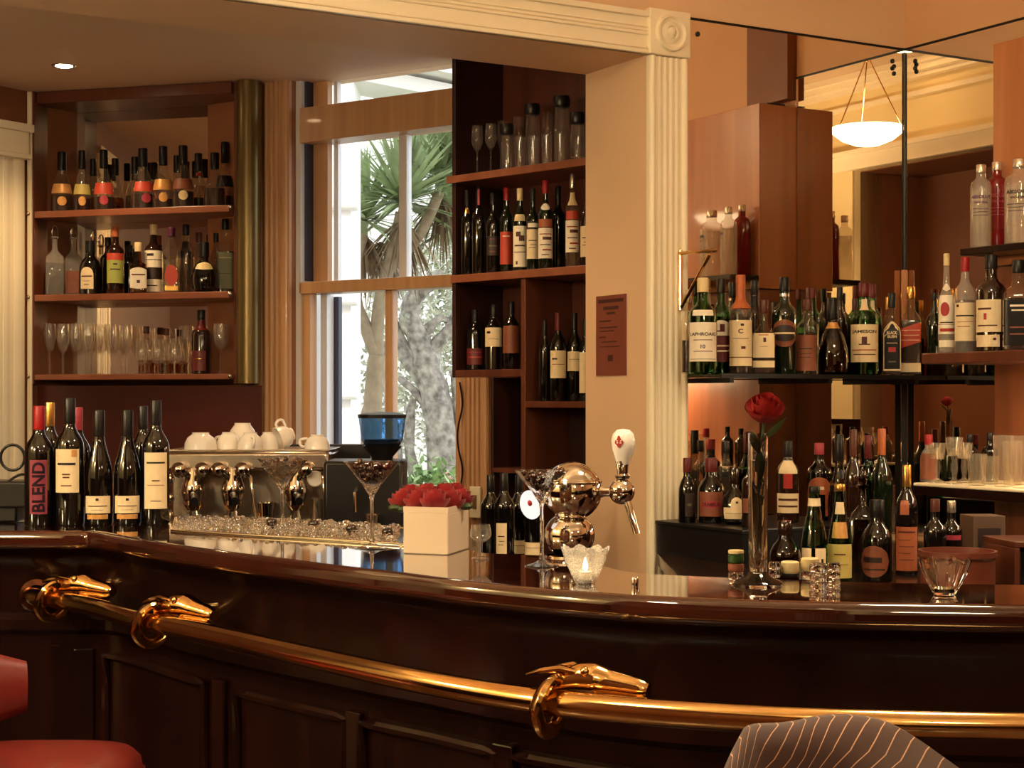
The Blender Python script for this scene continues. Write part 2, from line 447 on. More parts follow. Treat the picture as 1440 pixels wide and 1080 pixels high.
# window casing boards
g = G(); flutes(g, qp(qx(361)), qp(qL), 0, AZ, 0.018, [(0.12, 0.11, 0.01), (0.36, 0.06, 0.012), (0.52, 0.05, 0.012), (0.66, 0.05, 0.012), (0.88, 0.1, 0.014)])
struct('trim_8', g, CASEWOOD, angle=25)
g = G(); flutes(g, qp(qR), qp(qx(690)), 0, AZ, 0.018, [(0.12, 0.1, 0.012), (0.34, 0.05, 0.012), (0.5, 0.05, 0.012), (0.66, 0.05, 0.012), (0.88, 0.1, 0.01)])
struct('trim_9', g, CASEWOOD, angle=25)

# the sash window
WHITEW = paint('white_window_paint', srgb(226, 226, 228), 0.4, var=0.02)
BLUEW = paint('blue_grey_window_paint', srgb(52, 58, 84), 0.4, var=0.04)
zT1 = EYE + (HY - 147.5) / F * 7.5; zT0 = EYE + (HY - 197) / F * 7.5
zM1 = EYE + (HY - 396.5) / F * 7.57; zM0 = zM1 - 0.055
g = G()                                                   # jambs, transom and sill
g.seg(qp(qL), qp(qx(416.5)), SILL, AZ, 0.03, 0.2); g.seg(qp(qR - 0.02), qp(qR), SILL, AZ, 0.03, 0.2)
win = struct('window_1', g, WHITEW, smooth=False)
def wpart(name, pieces, mat, bev=0.003):
    g = G()
    for x0, x1, z0, z1, o0, o1 in pieces: g.seg(qp(x0), qp(x1), z0, z1, o0, o1)
    o = obj(name, g, mat, parent=win, smooth=False, bevel=bev); o['kind'] = 'structure'; return o
q1, q2, q3, q4 = qx(417), qx(441), qR - 0.02, qR - 0.07
wpart('transom', [(q1, q3, zT0, zT1, 0.02, 0.16)], CASEWOOD)
wpart('upper_sash', [(qx(420.5), q2, zM0, AZ, 0.10, 0.135), (q4, q3, zM0, AZ, 0.10, 0.135)], CASEWOOD)
wpart('parting_bead', [(qx(416.5), qx(420), zM1 + 0.01, AZ, 0.06, 0.16)], BLUEW, 0)
wpart('meeting_rail', [(qx(414), q3, zM0, zM1, 0.03, 0.14)], CASEWOOD)
wpart('lower_sash', [(qx(414), qx(428), SILL, zM0, 0.04, 0.09), (q4, q3, SILL, zM0, 0.04, 0.09), (q1, q3, SILL, SILL + 0.08, 0.04, 0.09)], CASEWOOD)
wpart('storm_frame', [(qx(429), qx(438), SILL, zM0, 0.11, 0.16), (qx(441), qx(447), zM1, zT0, 0.145, 0.17), (qx(441), qx(446), zT1, AZ, 0.145, 0.17)], WHITEW, 0)
wpart('storm_bead', [(qx(434), qx(444), SILL, zM0 - 0.01, 0.165, 0.19)], BLUEW, 0)
qm = qx(547); wpart('upper_muntin', [(qm - 0.022, qm + 0.022, zM1, zT0, 0.10, 0.14)], WHITEW)
qm = qx(537); wpart('lower_muntin', [(qm - 0.022, qm + 0.022, SILL, zM0, 0.05, 0.09)], CASEWOOD)
wpart('window_sill', [(qL - 0.05, qR + 0.05, SILL - 0.03, SILL, -0.05, 0.24)], CASEWOOD)
wpart('pane', [(q1, q3, SILL, zM0, 0.066, 0.070)], PANE, 0)
wpart('pane', [(q1, q3, zM1, zT0, 0.117, 0.121)], PANE, 0)
wpart('pane', [(q1, q3, zT1, AZ, 0.117, 0.121)], PANE, 0)

# the two corner mirrors
MZ = 2.742
g = G(); g.seg(ab(aK + 0.006, 0), ab(-0.0005, 0), 0.92, MZ, -0.006, -0.0005)
mw = obj('wall_mirror', g, MIRROR, smooth=False); tag(mw, 'large frameless mirror beside the fluted pillar, behind the whisky shelf', 'mirror', 'corner wall mirrors')
g = G(); g.seg(CR + W * 0.0065, CR + W * 0.626, 0.92, MZ, -0.006, -0.0005)
mr = obj('wall_mirror', g, MIRROR, smooth=False); tag(mr, 'narrower frameless mirror between the dark corner joint and the tall cabinet', 'mirror', 'corner wall mirrors')
def clip(parent, p, z, ang):
    g = G(); M = Matrix.Translation((p.x, p.y, z)) @ Matrix.Rotation(ang, 4, 'Z') @ Matrix.Rotation(PI / 2, 4, 'X')
    g.lathe([(0.009, 0.0), (0.009, 0.003), (0.006, 0.005), (0, 0.006)], 12, M); obj('mirror_clip', g, BLACKM, parent)
p = online(981, CR + W * 0.006, U)[0]; clip(mw, p, EYE + (HY - 48) / F * p.y, ANG_U)
for yy in (86, 96):
    p = online(1255, CR + W * 0.006, U)[0]; clip(mw, p, EYE + (HY - yy) / F * p.y, ANG_U)
    p = online(1287, CR - U * 0.006, W)[0]; clip(mr, p, EYE + (HY - yy) / F * p.y, ANG_U - PI / 2)
g = G(); pp = CR - U * 0.023 + W * 0.023
g.box((pp.x, pp.y, 1.2), (0.021, 0.021, 0.594), ANG_U + PI / 4)
post = thing('corner_post', 'black upright post in the corner between the two mirrors', 'post', (0, 0, 0))
obj('lower_post', g, BLACKM, post, smooth=False)
pp = CR - U * 0.024 + W * 0.024
g = G(); g.box((pp.x, pp.y, 1.715), (0.022, 0.022, 0.395), ANG_U + PI / 4)
obj('upper_post', g, ORANGEWOOD, post, smooth=False, bevel=0.003)
pj = CR - U * 0.0105 + W * 0.0105
g = G(); g.box((pj.x, pj.y, 2.325), (0.006, 0.006, 0.82), ANG_U + PI / 4); obj('corner_joint', g, BLACKM, post, smooth=False)
g = G(); g.seg(ab(aK + 0.006, 0), ab(-0.0005, 0), MZ + 0.001, MZ + 0.009, -0.008, -0.0005); obj('top_channel', g, BLACKM, mw, smooth=False)
g = G(); g.seg(CR + W * 0.0085, CR + W * 0.626, MZ + 0.001, MZ + 0.009, -0.008, -0.0005); obj('top_channel', g, BLACKM, mr, smooth=False)
g = G(); g.seg(CR + W * 0.6262, CR + W * 0.629, 2.63, MZ + 0.009, -0.012, -0.0005); obj('end_channel', g, CHROME, mr, smooth=False)
g = G(); g.seg(CR + W * 0.635, CR + W * 0.90, 2.66, CZ, -0.05, -0.0005); struct('trim_10', g, BROWNWALL, smooth=False)

# lamps
bowlm = glow('glowing_glass_bowl', LAMP_COL, LAMP)
def pendant(a, b, zb, label):
    p = ab(a, b)
    r = thing('pendant_lamp', label, 'lamp', (p.x, p.y, 0), 0, 'bowl pendant lamps')
    g = G(); R = 0.205
    g.lathe([(0, zb - 0.085), (R * 0.35, zb - 0.078), (R * 0.7, zb - 0.05), (R * 0.93, zb - 0.012), (R, zb + 0.012), (R * 0.98, zb + 0.018), (R * 0.9, zb - 0.0), (R * 0.6, zb - 0.03), (0, zb - 0.05)], 40)
    obj('glass_bowl', g, bowlm, r)
    for k in range(3):
        an = 2 * PI * k / 3 + 0.5
        g = G(); g.tube([(R * 0.96 * math.cos(an), R * 0.96 * math.sin(an), zb + 0.015), (0.012 * math.cos(an), 0.012 * math.sin(an), zb + 0.40)], 0.0035, 6)
        obj('hanging_cord', g, BRASS, r)
    g = G(); g.tube([(0, 0, zb + 0.39), (0, 0, CZ)], 0.007, 8); obj('rod', g, BRASS, r)
    g = G(); g.lathe([(0.06, CZ), (0.055, CZ - 0.02), (0.02, CZ - 0.035), (0, CZ - 0.035)][::-1], 20); obj('ceiling_rose', g, BRASS, r)
    return r
pendant(-1.926, 2.306, 2.93, 'bowl pendant lamp hanging over the middle of the bar, reflected in the corner')
pendant(-4.25, 2.6, 2.93, 'bowl pendant lamp hanging on the window side of the bar')
pendant(-1.9, 5.9, 2.93, 'bowl pendant lamp behind the seats near the side wall')
pendant(-4.25, 6.2, 2.93, 'bowl pendant lamp behind the seats near the brown recess')
def downlight(p, z, r, label, strength, spot):
    t = thing('ceiling_downlight', label, 'downlight', (p[0], p[1], 0), 0)
    g = G(); g.lathe([(r * 0.86, z - 0.004), (r * 1.2, z - 0.006), (r * 1.25, z - 0.001), (r * 0.86, z - 0.001)], 24); obj('trim_ring', g, SILVERF, t)
    g = G(); g.lathe([(0, z - 0.010), (r * 0.5, z - 0.009), (r * 0.86, z - 0.004)], 24); obj('bulb', g, glow('downlight_bulb', (1.0, 0.72, 0.40), strength), t)
    if spot:
        l = bpy.data.lights.new('downlight_beam', 'SPOT'); l.energy = spot; l.color = (1.0, 0.66, 0.34); l.spot_size = math.radians(125); l.spot_blend = 0.7; l.shadow_soft_size = 0.04
        lo = bpy.data.objects.new('downlight_beam', l); COL.objects.link(lo); lo.parent = t; lo.location = (0, 0, z - 0.03)
    return t
dp = pt(90, 92, 3390 / 468.0)
downlight(dp, AZ, 0.045, 'small glowing recessed downlight in the low ceiling above the cabinet', 90, 45)
downlight((-0.75, 6.1), AZ, 0.045, 'recessed downlight hidden behind the header, above the coffee machine', 90, 45)
downlight((-0.16, -0.64), CZ, 0.11, 'ceiling downlight behind the viewer, shining in the mirror corner', 40, 0)

def added_globe(b, label):  # unseen globe lamps, added to brighten the dark alcove
    p = ab(-5.2, b); z = 2.02; d = Vector((U.x, U.y, 0))
    t = thing('added_wall_lamp', label, 'lamp', (p.x, p.y, 0), ANG_U, 'added unseen globe lamps')
    g = G(); M = Matrix.Translation((0, 0, z)) @ Matrix.Rotation(PI / 2, 4, 'Y'); g.lathe([(.05, 0), (.05, .012), (.02, .022), (0, .022)], 20, M); obj('wall_plate', g, BRASS, t)
    g = G(); g.tube(spline([(.02, 0, z), (.10, 0, z - .03), (.14, 0, z + .0)], 5), .008, 8); obj('arm', g, BRASS, t)
    g = G(); g.ball((.14, 0, z + .09), .085, 12, 20); obj('globe', g, glow('added_globe_glow', LAMP_COL, GLOBE), t)
GLOBE = 210.0
added_globe(0.75, 'added unseen globe lamp nearest the alcove opening')
added_globe(1.75, 'added unseen globe lamp between the opening and the brown recess')
# ------------------------------------------------------------------ the bar
def bx(x, y): return onz(x, y, BAR_Z)
frontpx = [(130, 747.5), (180, 756), (240, 766), (320, 777), (400, 787), (480, 797), (560, 806), (630, 815), (700, 822.5), (800, 831.5), (900, 838.5), (1000, 843), (1100, 846), (1200, 848.5), (1300, 850), (1440, 852), (1560, 853)]
fr = [Vector((-1.95, 4.0)), Vector((-1.5, 3.995)), Vector((-1.12, 3.99))] + [V2(bx(*p)) for p in frontpx]
fr = [V2(p) for p in spline([(p.x, p.y, 0) for p in fr], 5)]
rear = [V2(bx(x, y)) for x, y in ((1560, 822), (1440, 821), (1300, 819), (1200, 817), (1050, 812), (900, 804), (840, 790), (780, 781), (690, 777))]
rear = [V2(p) for p in spline([(p.x, p.y, 0) for p in rear], 4)] + [Vector((-0.10, 3.55)), Vector((-0.16, 4.05)), Vector((-0.30, 4.22)), Vector((-0.94, 4.52)), Vector((-1.95, 4.6))]
def offs(P, d):
    out = []
    for i, p in enumerate(P):
        a = P[max(i - 1, 0)]; b = P[min(i + 1, len(P) - 1)]
        t = (b - a).normalized(); out.append(p + Vector((-t.y, t.x)) * d)
    return out
bar = thing('bar_counter', 'long curved dark mahogany bar with a polished top', 'bar counter', (0, 0, 0))
g = G(); g.prism(fr + rear, BAR_Z - 0.046, BAR_Z)
obj('countertop', g, BARTOP, bar, angle=30, bevel=0.019, bseg=5)
def sweep(name, prof, mat, P=fr, angle=40, parent=bar):
    rows = [offs(P, o) for o, z in prof]
    vs = []; fs = []
    n = len(P)
    for (o, z), R in zip(prof, rows): vs += [(p.x, p.y, z) for p in R]
    for j in range(len(prof) - 1):
        for i in range(n - 1):
            a = j * n + i; fs.append((a, a + 1, a + n + 1, a + n))
    g = G(); g.add(vs, fs); return obj(name, g, mat, parent, angle=angle)
sweep('front_panel', [(0.075, 0.0), (0.075, 0.12), (0.095, 0.13), (0.095, 0.80), (0.09, 0.83), (0.07, 0.845), (0.07, 0.87), (0.085, 0.885), (0.088, 1.0), (0.07, 1.03), (0.045, 1.05), (0.03, 1.056)], MAHOG)
sweep('plinth', [(0.05, 0.0), (0.05, 0.10), (0.075, 0.115)], MAHOG)
# raised panels with mouldings, between flat stiles
def arc(P):
    s = [0.0]
    for a, b in zip(P, P[1:]): s.append(s[-1] + (b - a).length)
    return s
base = offs(fr, 0.094); sl = arc(base)
def at_s(s):
    for i in range(len(sl) - 1):
        if sl[i + 1] >= s:
            k = (s - sl[i]) / (sl[i + 1] - sl[i]); p = base[i].lerp(base[i + 1], k); t = (base[i + 1] - base[i]).normalized(); return p, Vector((t.y, -t.x))
    return base[-1], Vector((0, -1))
def s_at_x(x):
    return min(range(2000), key=lambda i: abs(HX + F * at_s(sl[-1] * i / 2000)[0].x / at_s(sl[-1] * i / 2000)[0].y - x)) * sl[-1] / 2000
for x0, x1, zt in ((335, 490, 0.775), (512, 700, 0.775), (722, 960, 0.775), (985, 1290, 0.775), (150, 290, 0.775)):
    s0, s1 = s_at_x(x0), s_at_x(x1)
    loop = []
    n = 14
    for k in range(n + 1): loop.append((s0 + (s1 - s0) * k / n, zt))
    for k in range(1, 9): loop.append((s1, zt - (zt - 0.2) * k / 8))
    for k in range(1, n + 1): loop.append((s1 - (s1 - s0) * k / n, 0.2))
    for k in range(1, 8): loop.append((s0, 0.2 + (zt - 0.2) * k / 8))
    pts = []
    for s_, z in loop:
        p, nn = at_s(s_); q = p + nn * 0.004; pts.append((q.x, q.y, z))
    g = G(); g.tube(pts, 0.012, 8, closed=True)
    pn = obj('raised_panel', g, MAHOG, bar)
for x in (118, 312, 501, 711, 972):
    s0 = s_at_x(x); 
    p, nn = at_s(s0); g = G(); q = p + nn * 0.006
    g.box((q.x, q.y, 0.465), (0.05, 0.012, 0.66), math.atan2(nn.x, -nn.y) + 0.0)
    obj('stile', g, MAHOG, bar, smooth=False, bevel=0.003)

# brass rail on cast brackets
RZ = 0.935
railpx = [(48, 839), (90, 845), (130, 853), (200, 872), (300, 893), (450, 927), (600, 960), (750, 985), (900, 1000), (1100, 1012), (1280, 1018), (1440, 1021), (1600, 1023)]
rp = []
for x, y in railpx:
    v = onz(x, y, RZ); rp.append(v)
rp = [Vector((-1.215, 4.072, RZ))] + rp
RP = spline(rp, 6)
rail = thing('brass_rail', 'long polished brass rail curving along the front of the bar', 'rail', (0, 0, 0))
g = G(); g.tube(RP, 0.0215, 24); obj('tube', g, BRASS, rail)
g = G(); g.lathe([(0.026, -0.012), (0.044, -0.010), (0.046, 0.0), (0.040, 0.012), (0.026, 0.016)], 24, Matrix.Translation((-1.2, 4.055, RZ)) @ Matrix.Rotation(PI / 2, 4, 'X') @ Matrix.Rotation(0.25, 4, 'Y'))
obj('end_flange', g, paint('dark_bronze', srgb(90, 52, 30), 0.25, 0.9, var=0.15), rail)
def bracket(x, label, sc=1.0):
    i = min(range(1, len(RP) - 1), key=lambda i: abs(HX + F * RP[i].x / RP[i].y - x))
    c = RP[i]; t = (RP[i + 1] - RP[i - 1]).normalized(); n = Vector((-t.y, t.x, 0)).normalized()     # n points to the bar
    r = thing('rail_bracket', label, 'bracket', (c.x, c.y, 0), 0, 'cast beast-head brackets of the brass rail')
    k_ = 1.16; M = Matrix(((t.x * k_, n.x * k_, 0, 0), (t.y * k_, n.y * k_, 0, 0), (0, 0, k_, RZ), (0, 0, 0, 1)))
    # ring that grips the rail: a leaning strap, thicker at the front
    g = G(); ring = []
    rr = []
    for k in range(28):
        a = 2 * PI * k / 28
        ring.append(M @ Vector((-0.004 + 0.010 * math.sin(a) + 0.012 * max(0, -math.sin(a)), -math.cos(a) * 0.033, math.sin(a) * 0.036 - 0.004)))
        rr.append(0.0105 + 0.005 * max(0, math.cos(a)))
    g.tube(ring, rr, 10, closed=True, squash=(0.75, 1.25)); obj('grip_ring', g, BRASS, r)
    M = Matrix(((t.x * k_, n.x * k_, 0, n.x * .020), (t.y * k_, n.y * k_, 0, n.y * .020), (0, 0, .76, RZ), (0, 0, 0, 1)))
    # beast head: neck rising from the ring, brow, long snout along the rail, pushed back toward the bar
    g = G()
    path = [(-0.012, -0.006, 0.032), (0.004, 0.006, 0.040), (0.024, 0.020, 0.047), (0.042, 0.030, 0.046), (0.062, 0.036, 0.040), (0.085, 0.040, 0.036), (0.108, 0.044, 0.032), (0.121, 0.046, 0.029)]
    rad = [0.009, 0.017, 0.027, 0.030, 0.025, 0.022, 0.019, 0.013]
    sp = spline([Vector(p) for p in path], 4)
    rs = []
    for k in range(len(sp)):
        f = k / 4; i0 = min(int(f), len(rad) - 2); rs.append(rad[i0] + (rad[i0 + 1] - rad[i0]) * (f - i0))
    g.tube([M @ p for p in sp], rs, 14, squash=(0.95, 1.0)); obj('beast_head', g, BRASS, r)
    g = G()
    g.tube([M @ Vector(p) for p in ((0.050, 0.022, 0.018), (0.075, 0.028, 0.017), (0.100, 0.034, 0.015), (0.118, 0.038, 0.014))], [0.014, 0.013, 0.012, 0.008], 10, squash=(0.55, 1.1)); obj('lower_jaw', g, BRASS, r)
    for sy in (-1, 1):
        g = G(); g.ball(M @ Vector((0.040, 0.026 + 0.018 * sy, 0.066)), (0.008, 0.008, 0.009)); obj('brow', g, BRASS, r)
        g = G(); g.ball(M @ Vector((0.100, 0.042 + 0.009 * sy, 0.045)), (0.009, 0.006, 0.006)); obj('nostril', g, BRASS, r)
    for sy in (-1, 1):
        g = G(); g.tube([M @ Vector(p) for p in ((0.026, 0.022 + 0.014 * sy, 0.064), (0.006, 0.02 + 0.020 * sy, 0.070), (-0.022, 0.018 + 0.024 * sy, 0.062), (-0.044, 0.016 + 0.026 * sy, 0.052))], [0.008, 0.0115, 0.011, 0.006], 10, squash=(0.6, 1.2)); obj('ear', g, BRASS, r)
    g = G(); g.tube([M @ Vector((0.02, 0.03, 0.040)), M @ Vector((0.014, 0.07, 0.030)), M @ Vector((0.010, 0.115, 0.022))], [0.014, 0.012, 0.018], 12); obj('wall_arm', g, BRASS, r)
    return r
bracket(776, 'cast brass beast-head bracket with a bright crest, gripping the rail below the beer tap')
bracket(218, 'cast brass beast-head bracket gripping the rail below the wine bottles')
bracket(74, 'dark shadowed beast-head bracket at the far end of the rail')

# ------------------------------------------------------------------ seats
def fabric():
    m, nt, p = base_mat('brown_pinstripe_fabric')
    uv = nt.nodes.new('ShaderNodeUVMap')
    sx = nt.nodes.new('ShaderNodeSeparateXYZ'); nt.links.new(uv.outputs[0], sx.inputs[0])
    fr_ = nt.nodes.new('ShaderNodeMath'); fr_.operation = 'FRACT'
    mu = nt.nodes.new('ShaderNodeMath'); mu.operation = 'MULTIPLY'; mu.inputs[1].default_value = 17
    nt.links.new(sx.outputs[0], mu.inputs[0]); nt.links.new(mu.outputs[0], fr_.inputs[0])
    lt = nt.nodes.new('ShaderNodeMath'); lt.operation = 'LESS_THAN'; lt.inputs[1].default_value = 0.075
    nt.links.new(fr_.outputs[0], lt.inputs[0])
    mx = nt.nodes.new('ShaderNodeMix'); mx.data_type = 'RGBA'
    nt.links.new(lt.outputs[0], mx.inputs[0])
    mx.inputs[6].default_value = srgb(72, 46, 38); mx.inputs[7].default_value = srgb(206, 160, 124)
    nt.links.new(mx.outputs[2], p.inputs['Base Color']); p.inputs['Roughness'].default_value = 0.8; p.inputs['Sheen Weight'].default_value = 0.2
    nz = nt.nodes.new('ShaderNodeTexNoise'); nz.inputs['Scale'].default_value = 400
    b = nt.nodes.new('ShaderNodeBump'); b.inputs['Strength'].default_value = 0.2; b.inputs['Distance'].default_value = 0.002
    nt.links.new(nz.outputs['Fac'], b.inputs['Height']); nt.links.new(b.outputs[0], p.inputs['Normal'])
    return m
chair = thing('bar_chair', 'brown pinstriped tub chair with a curved padded back in front of the bar', 'chair', (0.45, 1.62, 0))
PX0, PX1 = 1020, 1345
sil = [(1020, 1082), (1034, 1050), (1049, 1022), (1064, 1018), (1095, 1017), (1120, 1014), (1140, 1009), (1165, 1005.5), (1195, 1004.5), (1225, 1008), (1250, 1015), (1275, 1028), (1300, 1044), (1325, 1062), (1350, 1080)]
# back shell: curved in plan, its top edge dips toward the arms
NU, NV = 44, 16
vs = []; uvs = []
D0 = 1.80
for j in range(NV + 1):
    for i in range(NU + 1):
        u = i / NU; k = u * (len(sil) - 1); i0 = min(int(k), len(sil) - 2); f = k - i0
        x = sil[i0][0] + (sil[i0 + 1][0] - sil[i0][0]) * f; y = sil[i0][1] + (sil[i0 + 1][1] - sil[i0][1]) * f
        Dm = D0 - 0.30 * (abs(u - 0.42) * 1.6) ** 2
        top = pt(x, y, Dm)
        v = j / NV
        if v < 0.45:                       # rolled top edge: over the crest from the seat side to the outer side
            a = PI * (v / 0.45)
            dy = 0.035 * math.cos(a); dz = 0.035 * math.sin(a) - 0.035
        else:
            dy = -0.035 - 0.02 * (v - 0.45); dz = -0.035 - (v - 0.45) / 0.55 * 0.42
        vs.append((top.x - 0.10 * max(0, -dz) * (0.5 - u), top.y + dy, top.z + dz)); uvs.append((u + 0.45 * abs(v - 0.22) + 1.9 * max(0, v - 0.45), v))
fs = [(j * (NU + 1) + i, j * (NU + 1) + i + 1, (j + 1) * (NU + 1) + i + 1, (j + 1) * (NU + 1) + i) for j in range(NV) for i in range(NU)]
nv = len(vs)
vs2 = []
for j in range(NV + 1):                    # seat-side skin
    for i in range(NU + 1):
        b_ = Vector(vs[i]); vs2.append((b_.x, b_.y + 0.004, b_.z - 0.45 * j / NV))
fs2 = [(nv + j * (NU + 1) + i, nv + (j + 1) * (NU + 1) + i, nv + (j + 1) * (NU + 1) + i + 1, nv + j * (NU + 1) + i + 1) for j in range(NV) for i in range(NU)]
g = G(); g.add(vs + vs2, fs + fs2)
bo = obj('backrest', g, fabric(), chair, angle=60)
ul = bo.data.uv_layers.new(name='UVMap')
alluv = uvs + [uvs[i] for j in range(NV + 1) for i in range(NU + 1)]
for lo_ in bo.data.loops: ul.data[lo_.index].uv = alluv[lo_.vertex_index]
g = G(); g.box((0.03, 0.09, 0.62), (0.44, 0.40, 0.12)); obj('seat', g, MATS.get('x') or paint('brown_seat_fabric', srgb(92, 62, 48), 0.8), chair, bevel=0.03, bseg=4)
for sx_ in (-1, 1):
    for sy_ in (-1, 1):
        g = G(); g.tube([(0.03 + 0.19 * sx_, 0.09 + 0.17 * sy_, 0.0), (0.03 + 0.17 * sx_, 0.09 + 0.15 * sy_, 0.57)], [0.014, 0.02], 10); obj('leg', g, MAHOG, chair)

bo.matrix_parent_inverse = Matrix.Translation((-0.45, -1.62, 0))
LEATH = paint('red_leather', srgb(112, 32, 27), 0.38, var=0.10, scale=14, coat=0.1, bump=0.15)
st = thing('bar_stool', 'red leather bar stool with a low backrest at the end of the bar', 'stool', (-0.93, 3.10, 0))
g = G(); g.lathe([(0, 0.655), (0.17, 0.655), (0.195, 0.668), (0.205, 0.69), (0.20, 0.715), (0.185, 0.732), (0.12, 0.744), (0, 0.748)], 32, p=3.2)
sc_ = obj('seat', g, LEATH, st, angle=60)
g = G(); ring = []
for k in range(32):
    a = 2 * PI * k / 32; c_, s_ = math.cos(a), math.sin(a); kk = (abs(c_) ** 3.2 + abs(s_) ** 3.2) ** (-1 / 3.2)
    ring.append((0.204 * kk * c_, 0.204 * kk * s_, 0.690))
g.tube(ring, 0.005, 6, closed=True); obj('piping', g, LEATH, sc_)
g = G()
bp = []
for k in range(11):
    a = PI * (0.60 + 0.80 * k / 10); bp.append((0.235 * math.cos(a) - 0.0, 0.23 * math.sin(a), 0.835))
g.tube(bp, [0.04] + [0.055] * 9 + [0.04], 14, squash=(1.3, 0.5)); obj('backrest', g, LEATH, st)
for s_ in (-1, 1):
    g = G(); g.tube([(-0.15, 0.13 * s_, 0.66), (-0.215, 0.13 * s_, 0.82)], 0.012, 8); obj('back_post', g, MAHOG, st)
    for q_ in (-1, 1):
        g = G(); g.tube([(0.17 * q_, 0.17 * s_, 0), (0.14 * q_, 0.14 * s_, 0.66)], [0.015, 0.019], 10); obj('leg', g, MAHOG, st)
g = G(); g.tube([(0.162 * math.copysign(1, math.cos(a)), 0.162 * math.copysign(1, math.sin(a)), 0.25) for a in (PI / 4, 3 * PI / 4, 5 * PI / 4, 7 * PI / 4)], 0.01, 8, closed=True); obj('foot_ring', g, BRASS, st)
# ------------------------------------------------------------------ shelving and counters
SH1, SH2, SH3 = 2.341, 1.934, 1.545
# mirrored cabinet on the far wall
def lseg(g, t0, t1, z0, z1, o0, o1): return g.seg(lp(t0), lp(t1), z0, z1, o0, o1)
cab = thing('wall_cabinet', 'mirror-backed open wall cabinet of bottles and glasses beside the window', 'cabinet', (0, 0, 0))
DP = 0.31
g = G(); lseg(g, 0.0, 0.02, 1.50, AZ - 0.003, 0, DP); obj('side_panel', g, CABWOOD, cab, smooth=False)
g = G(); lseg(g, -0.012, 0.012, 1.0, AZ - 0.003, -0.012, 0.0); obj('edge_strip', g, TRIM, cab, smooth=False, bevel=0.003)
g = G(); lseg(g, LL - 0.02, LL, 1.50, AZ - 0.003, 0.05, DP); obj('side_panel', g, CABWOOD, cab, smooth=False)
g = G(); lseg(g, 0.02, LL - 0.02, 1.53, AZ - 0.003, DP - 0.012, DP - 0.002); obj('mirror_back', g, mirror_mat('cabinet_mirror', (0.86, 0.74, 0.60)), cab, smooth=False)
g = G(); lseg(g, 0.02, LL - 0.02, 2.87, AZ - 0.003, 0.02, DP - 0.012); obj('top_box', g, CABWOOD, cab, smooth=False, bevel=0.004)
for z, w in ((SH1, 0.032), (SH2, 0.032), (SH3, 0.026)):
    g = G(); lseg(g, 0.021, LL - 0.021, z - w, z, 0.0, DP - 0.014); obj('shelf', g, SHELFWOOD, cab, smooth=False, bevel=0.003)
# rounded metal end column
g = G(); cc = lp(LL + 0.055, 0.055)
g.lathe([(0.058, 1.50), (0.058, AZ - 0.003)], 40, Matrix.Translation((cc.x, cc.y, 0)))
obj('rounded_end', g, paint('olive_gold_metal', srgb(112, 94, 54), 0.32, 0.55, var=0.04), cab)
for z in (SH1 - 0.012, SH2 - 0.012, SH3 - 0.010):
    for t in (-0.004, LL - 0.012):
        p = lp(t, -0.014); g = G(); g.ball((p.x, p.y, z), (0.010, 0.008, 0.011)); obj('stud', g, CHROME, cab)
    p = lp(LL - 0.012, -0.005)
g = G(); lseg(g, -0.0, LL + 0.11, 0.90, 1.49, 0.06, 0.08); pnl = obj('wall_panelling', g, wood('dark_red_panelling', srgb(62, 22, 14), srgb(84, 32, 20), 0.35, 0.1, (30, 30, 60)), smooth=False)
tag(pnl, 'dark red-brown wood panelling below the mirrored wall cabinet', 'panelling')

# dark cabinet between window and pillar
K0 = Vector((-0.2465, 6.60)); KD = Vector((0.719, -0.695)).normalized(); KN = Vector((-KD.y, KD.x))
def kp(t, off=0.0): return K0 + KD * t + KN * off
def kseg(g, t0, t1, z0, z1, o0, o1): return g.seg(kp(t0), kp(t1), z0, z1, o0, o1)
def kt(x): return online(x, K0, KD)[1]
KL, KDp = 0.86, 0.29
cb2 = thing('shelf_cabinet', 'tall dark wooden shelf cabinet between the window and the cream pillar', 'cabinet', (0, 0, 0))
tdv = kt(735.5)
def kpart(name, t0, t1, z0, z1, o0, o1, mat, bev=0.002):
    g = G(); kseg(g, t0, t1, z0, z1, o0, o1); return obj(name, g, mat, cb2, smooth=False, bevel=bev)
kpart('side_panel', 0.0, 0.02, SH3 - 0.03, 2.90, 0, KDp, DARKCAB)
kpart('side_panel', KL - 0.02, KL, 0.91, 2.90, 0, KDp, DARKCAB)
kpart('back_panel', 0.02, KL - 0.02, SH3 - 0.03, 2.90, KDp - 0.012, KDp, wood('red_brown_back_board', srgb(74, 36, 26), srgb(96, 50, 36), 0.35, 0.1, (3, 3, 50)))
kpart('shelf', -0.02, KL - 0.02, SH1 - 0.030, SH1, -0.012, KDp - 0.013, SHELFWOOD)
kpart('shelf', -0.004, KL - 0.02, SH2 - 0.032, SH2, -0.006, KDp - 0.013, SHELFWOOD)
kpart('shelf', 0.02, tdv - 0.012, SH3 - 0.030, SH3, 0, KDp - 0.013, CABWOOD)
kpart('divider', tdv - 0.012, tdv + 0.012, 0.91, SH2 - 0.033, 0, KDp - 0.013, CABWOOD)
ZR = EYE - 0.012
kpart('shelf', tdv + 0.012, KL - 0.02, ZR - 0.025, ZR, 0, KDp - 0.013, CABWOOD)
ZLs = EYE + (HY - 658) / F * 6.4
kpart('shelf', kt(690) , tdv - 0.012, ZLs - 0.02, ZLs, 0.0, KDp - 0.013, CABWOOD)
kpart('side_panel', kt(690), kt(690) + 0.015, 0.91, SH3 - 0.032, 0.0, KDp - 0.013, DARKCAB)
kpart('back_panel', kt(690) + 0.015, tdv - 0.012, 0.91, SH3 - 0.032, KDp - 0.03, KDp - 0.013, CABWOOD)
